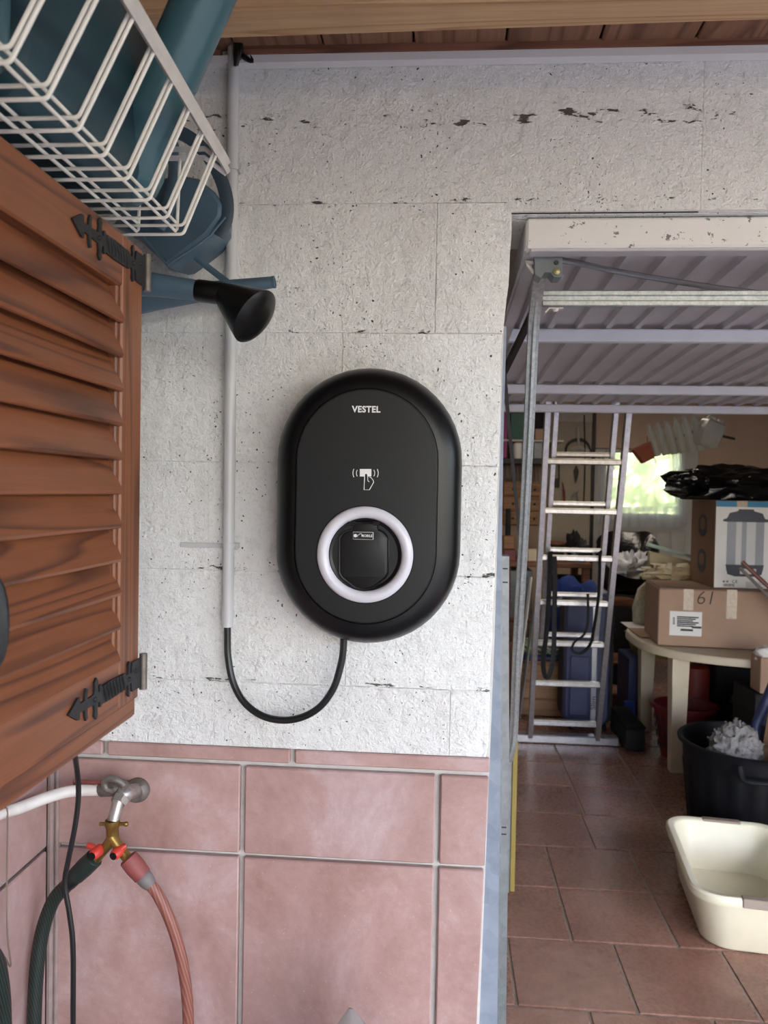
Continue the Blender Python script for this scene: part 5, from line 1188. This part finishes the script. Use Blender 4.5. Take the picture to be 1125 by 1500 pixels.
# tool board
tbx0, tbx1 = P(803, 700, 5.96).x, P(869, 700, 5.96).x
tbd = thing('tool_board', 'pale tool board on the back wall left of the white door', 'board', ((tbx0 + tbx1) / 2, 5.98, P(830, 800, 5.96).z)); build('board_panel', G().box((tbx0, 5.975, P(830, 800, 5.96).z), (tbx1, 6.0, P(830, 600, 5.96).z), .002), m_toolboard, tbd); build('board_post', G().box((P(866, 700, 5.96).x, 5.955, 0), (P(871, 700, 5.96).x, 6.0, 2.45), .002), m_darkmetal, tbd); build('board_panel', G().box((P(816, 700, 5.96).x, 5.965, P(830, 618, 5.96).z), (tbx1 - .012, 5.976, P(830, 602, 5.96).z), .002), m_dim, tbd)
tY = 5.955
def tool(name, label, cat, g, m=m_steel): return one(name, g, m, label, cat)
tp_ = lambda L_: [P(x, y, tY) for x, y in L_]
tool('sickle', 'dark curved sickle hanging on the pale tool board', 'sickle', G().tube(tp_([(828, 665), (831, 652), (840, 645), (852, 644), (861, 650), (866, 662)]), [.008, .012, .014, .014, .011, .004], 6, 3, True, .3, (0, 1, 0)), m_darkmetal)
tool('hacksaw', 'hand saw with pale handle hanging on the tool board', 'saw', G().tube(tp_([(846, 626), (847, 640), (848, 655)]), [.010, .012, .008], 8, 2).tube(tp_([(838, 660), (848, 655), (862, 662)]), .02, 6, 2, True, .2, (0, 1, 0)), m_dim)
tool('trowel', 'pointed trowel hanging below the sickle on the tool board', 'trowel', G().tube(tp_([(844, 682), (844, 690), (844, 698), (843, 708)]), [.006, .026, .018, .002], 8, 1, True, .2, (0, 1, 0)), m_darkmetal)
tool('pincers', 'steel pincers hanging low on the pale tool board', 'pincers', G().tube(tp_([(839, 728), (843, 720), (846, 736)]), .008, 6, 2).tube(tp_([(848, 718), (843, 722), (836, 730)]), .008, 6, 2))
tool('long_rod', 'thin rod hanging upright near the post on the tool board', 'rod', G().tube(tp_([(856, 608), (857, 680), (855, 738)]), .006, 6, 2), m_darkmetal)
tool('clamp', 'dark clamp hanging at the left edge of the tool board', 'clamp', G().box(tuple(P(811, 714, tY)), tuple(P(820, 701, tY) + Y3 * .02), .004).tube(tp_([(813, 680), (813, 702)]), .006, 6, 0).tube(tp_([(819, 680), (819, 702)]), .006, 6, 0), m_darkmetal)
tool('pliers', 'pliers with pink handles hanging on the tool board', 'pliers', G().tube(tp_([(826, 718), (827, 738)]), .012, 6, 0, True, .4, (0, 1, 0)).tube(tp_([(826, 718), (824, 706)]), [.01, .004], 6, 0), m_redold)
# lace curtains at the back window
cm = NT('net_curtain'); cmx = cm.n('ShaderNodeMixShader'); cmx.inputs[0].default_value = .62; ctr = cm.n('ShaderNodeBsdfTransparent'); cdf = cm.n('ShaderNodeBsdfTranslucent'); cdf.inputs[0].default_value = (.86, .88, .95, 1); cd2 = cm.n('ShaderNodeBsdfDiffuse'); cd2.inputs[0].default_value = (.86, .88, .95, 1); cm3 = cm.n('ShaderNodeMixShader'); cm.l(cdf.outputs[0], cm3.inputs[1]); cm.l(cd2.outputs[0], cm3.inputs[2]); cm.l(ctr.outputs[0], cmx.inputs[1]); cm.l(cm3.outputs[0], cmx.inputs[2]); cm.l(cmx.outputs[0], cm.t.nodes['Material Output'].inputs[0])
def curtain(label, x0, x1, x2, x3, y0, y1, nfold, dy=.03, am=.014):
    """a net hanging in folds from x0..x1 at the top to x2..x3 at the hem"""
    g = G(); n, m_ = nfold * 8, 8; vs = []
    for j in range(m_ + 1):
        for i in range(n + 1):
            u, v_ = i / n, j / m_; x = (x0 + (x1 - x0) * u) * (1 - v_) + (x2 + (x3 - x2) * u) * v_; p = P(x, y0 + (y1 - y0) * v_, GY - dy); p.y = GY - dy + am * math.sin(u * nfold * 2 * math.pi) * (.4 + .6 * v_); vs.append(p)
    g.add(vs, [(j * (n + 1) + i, j * (n + 1) + i + 1, (j + 1) * (n + 1) + i + 1, (j + 1) * (n + 1) + i) for j in range(m_) for i in range(n)]); return one('net_curtain', g, cm.m, label, 'curtain', 'net curtains of the back door window')
curtain('left white net curtain of the back door window', 875, 892, 874, 888, 664, 768, 3)
curtain('right white net curtain of the back door window', 984, 1004, 992, 1006, 664, 768, 3)
curtain('thin sheer added over the whole back window pane for white haze', 888, 998, 888, 998, 664, 750, 5, .006, .004)  # added net that whitens the view through the pane
curtain('low white net valance along the sill of the back window', 884, 998, 882, 1000, 742, 772, 9, .062)
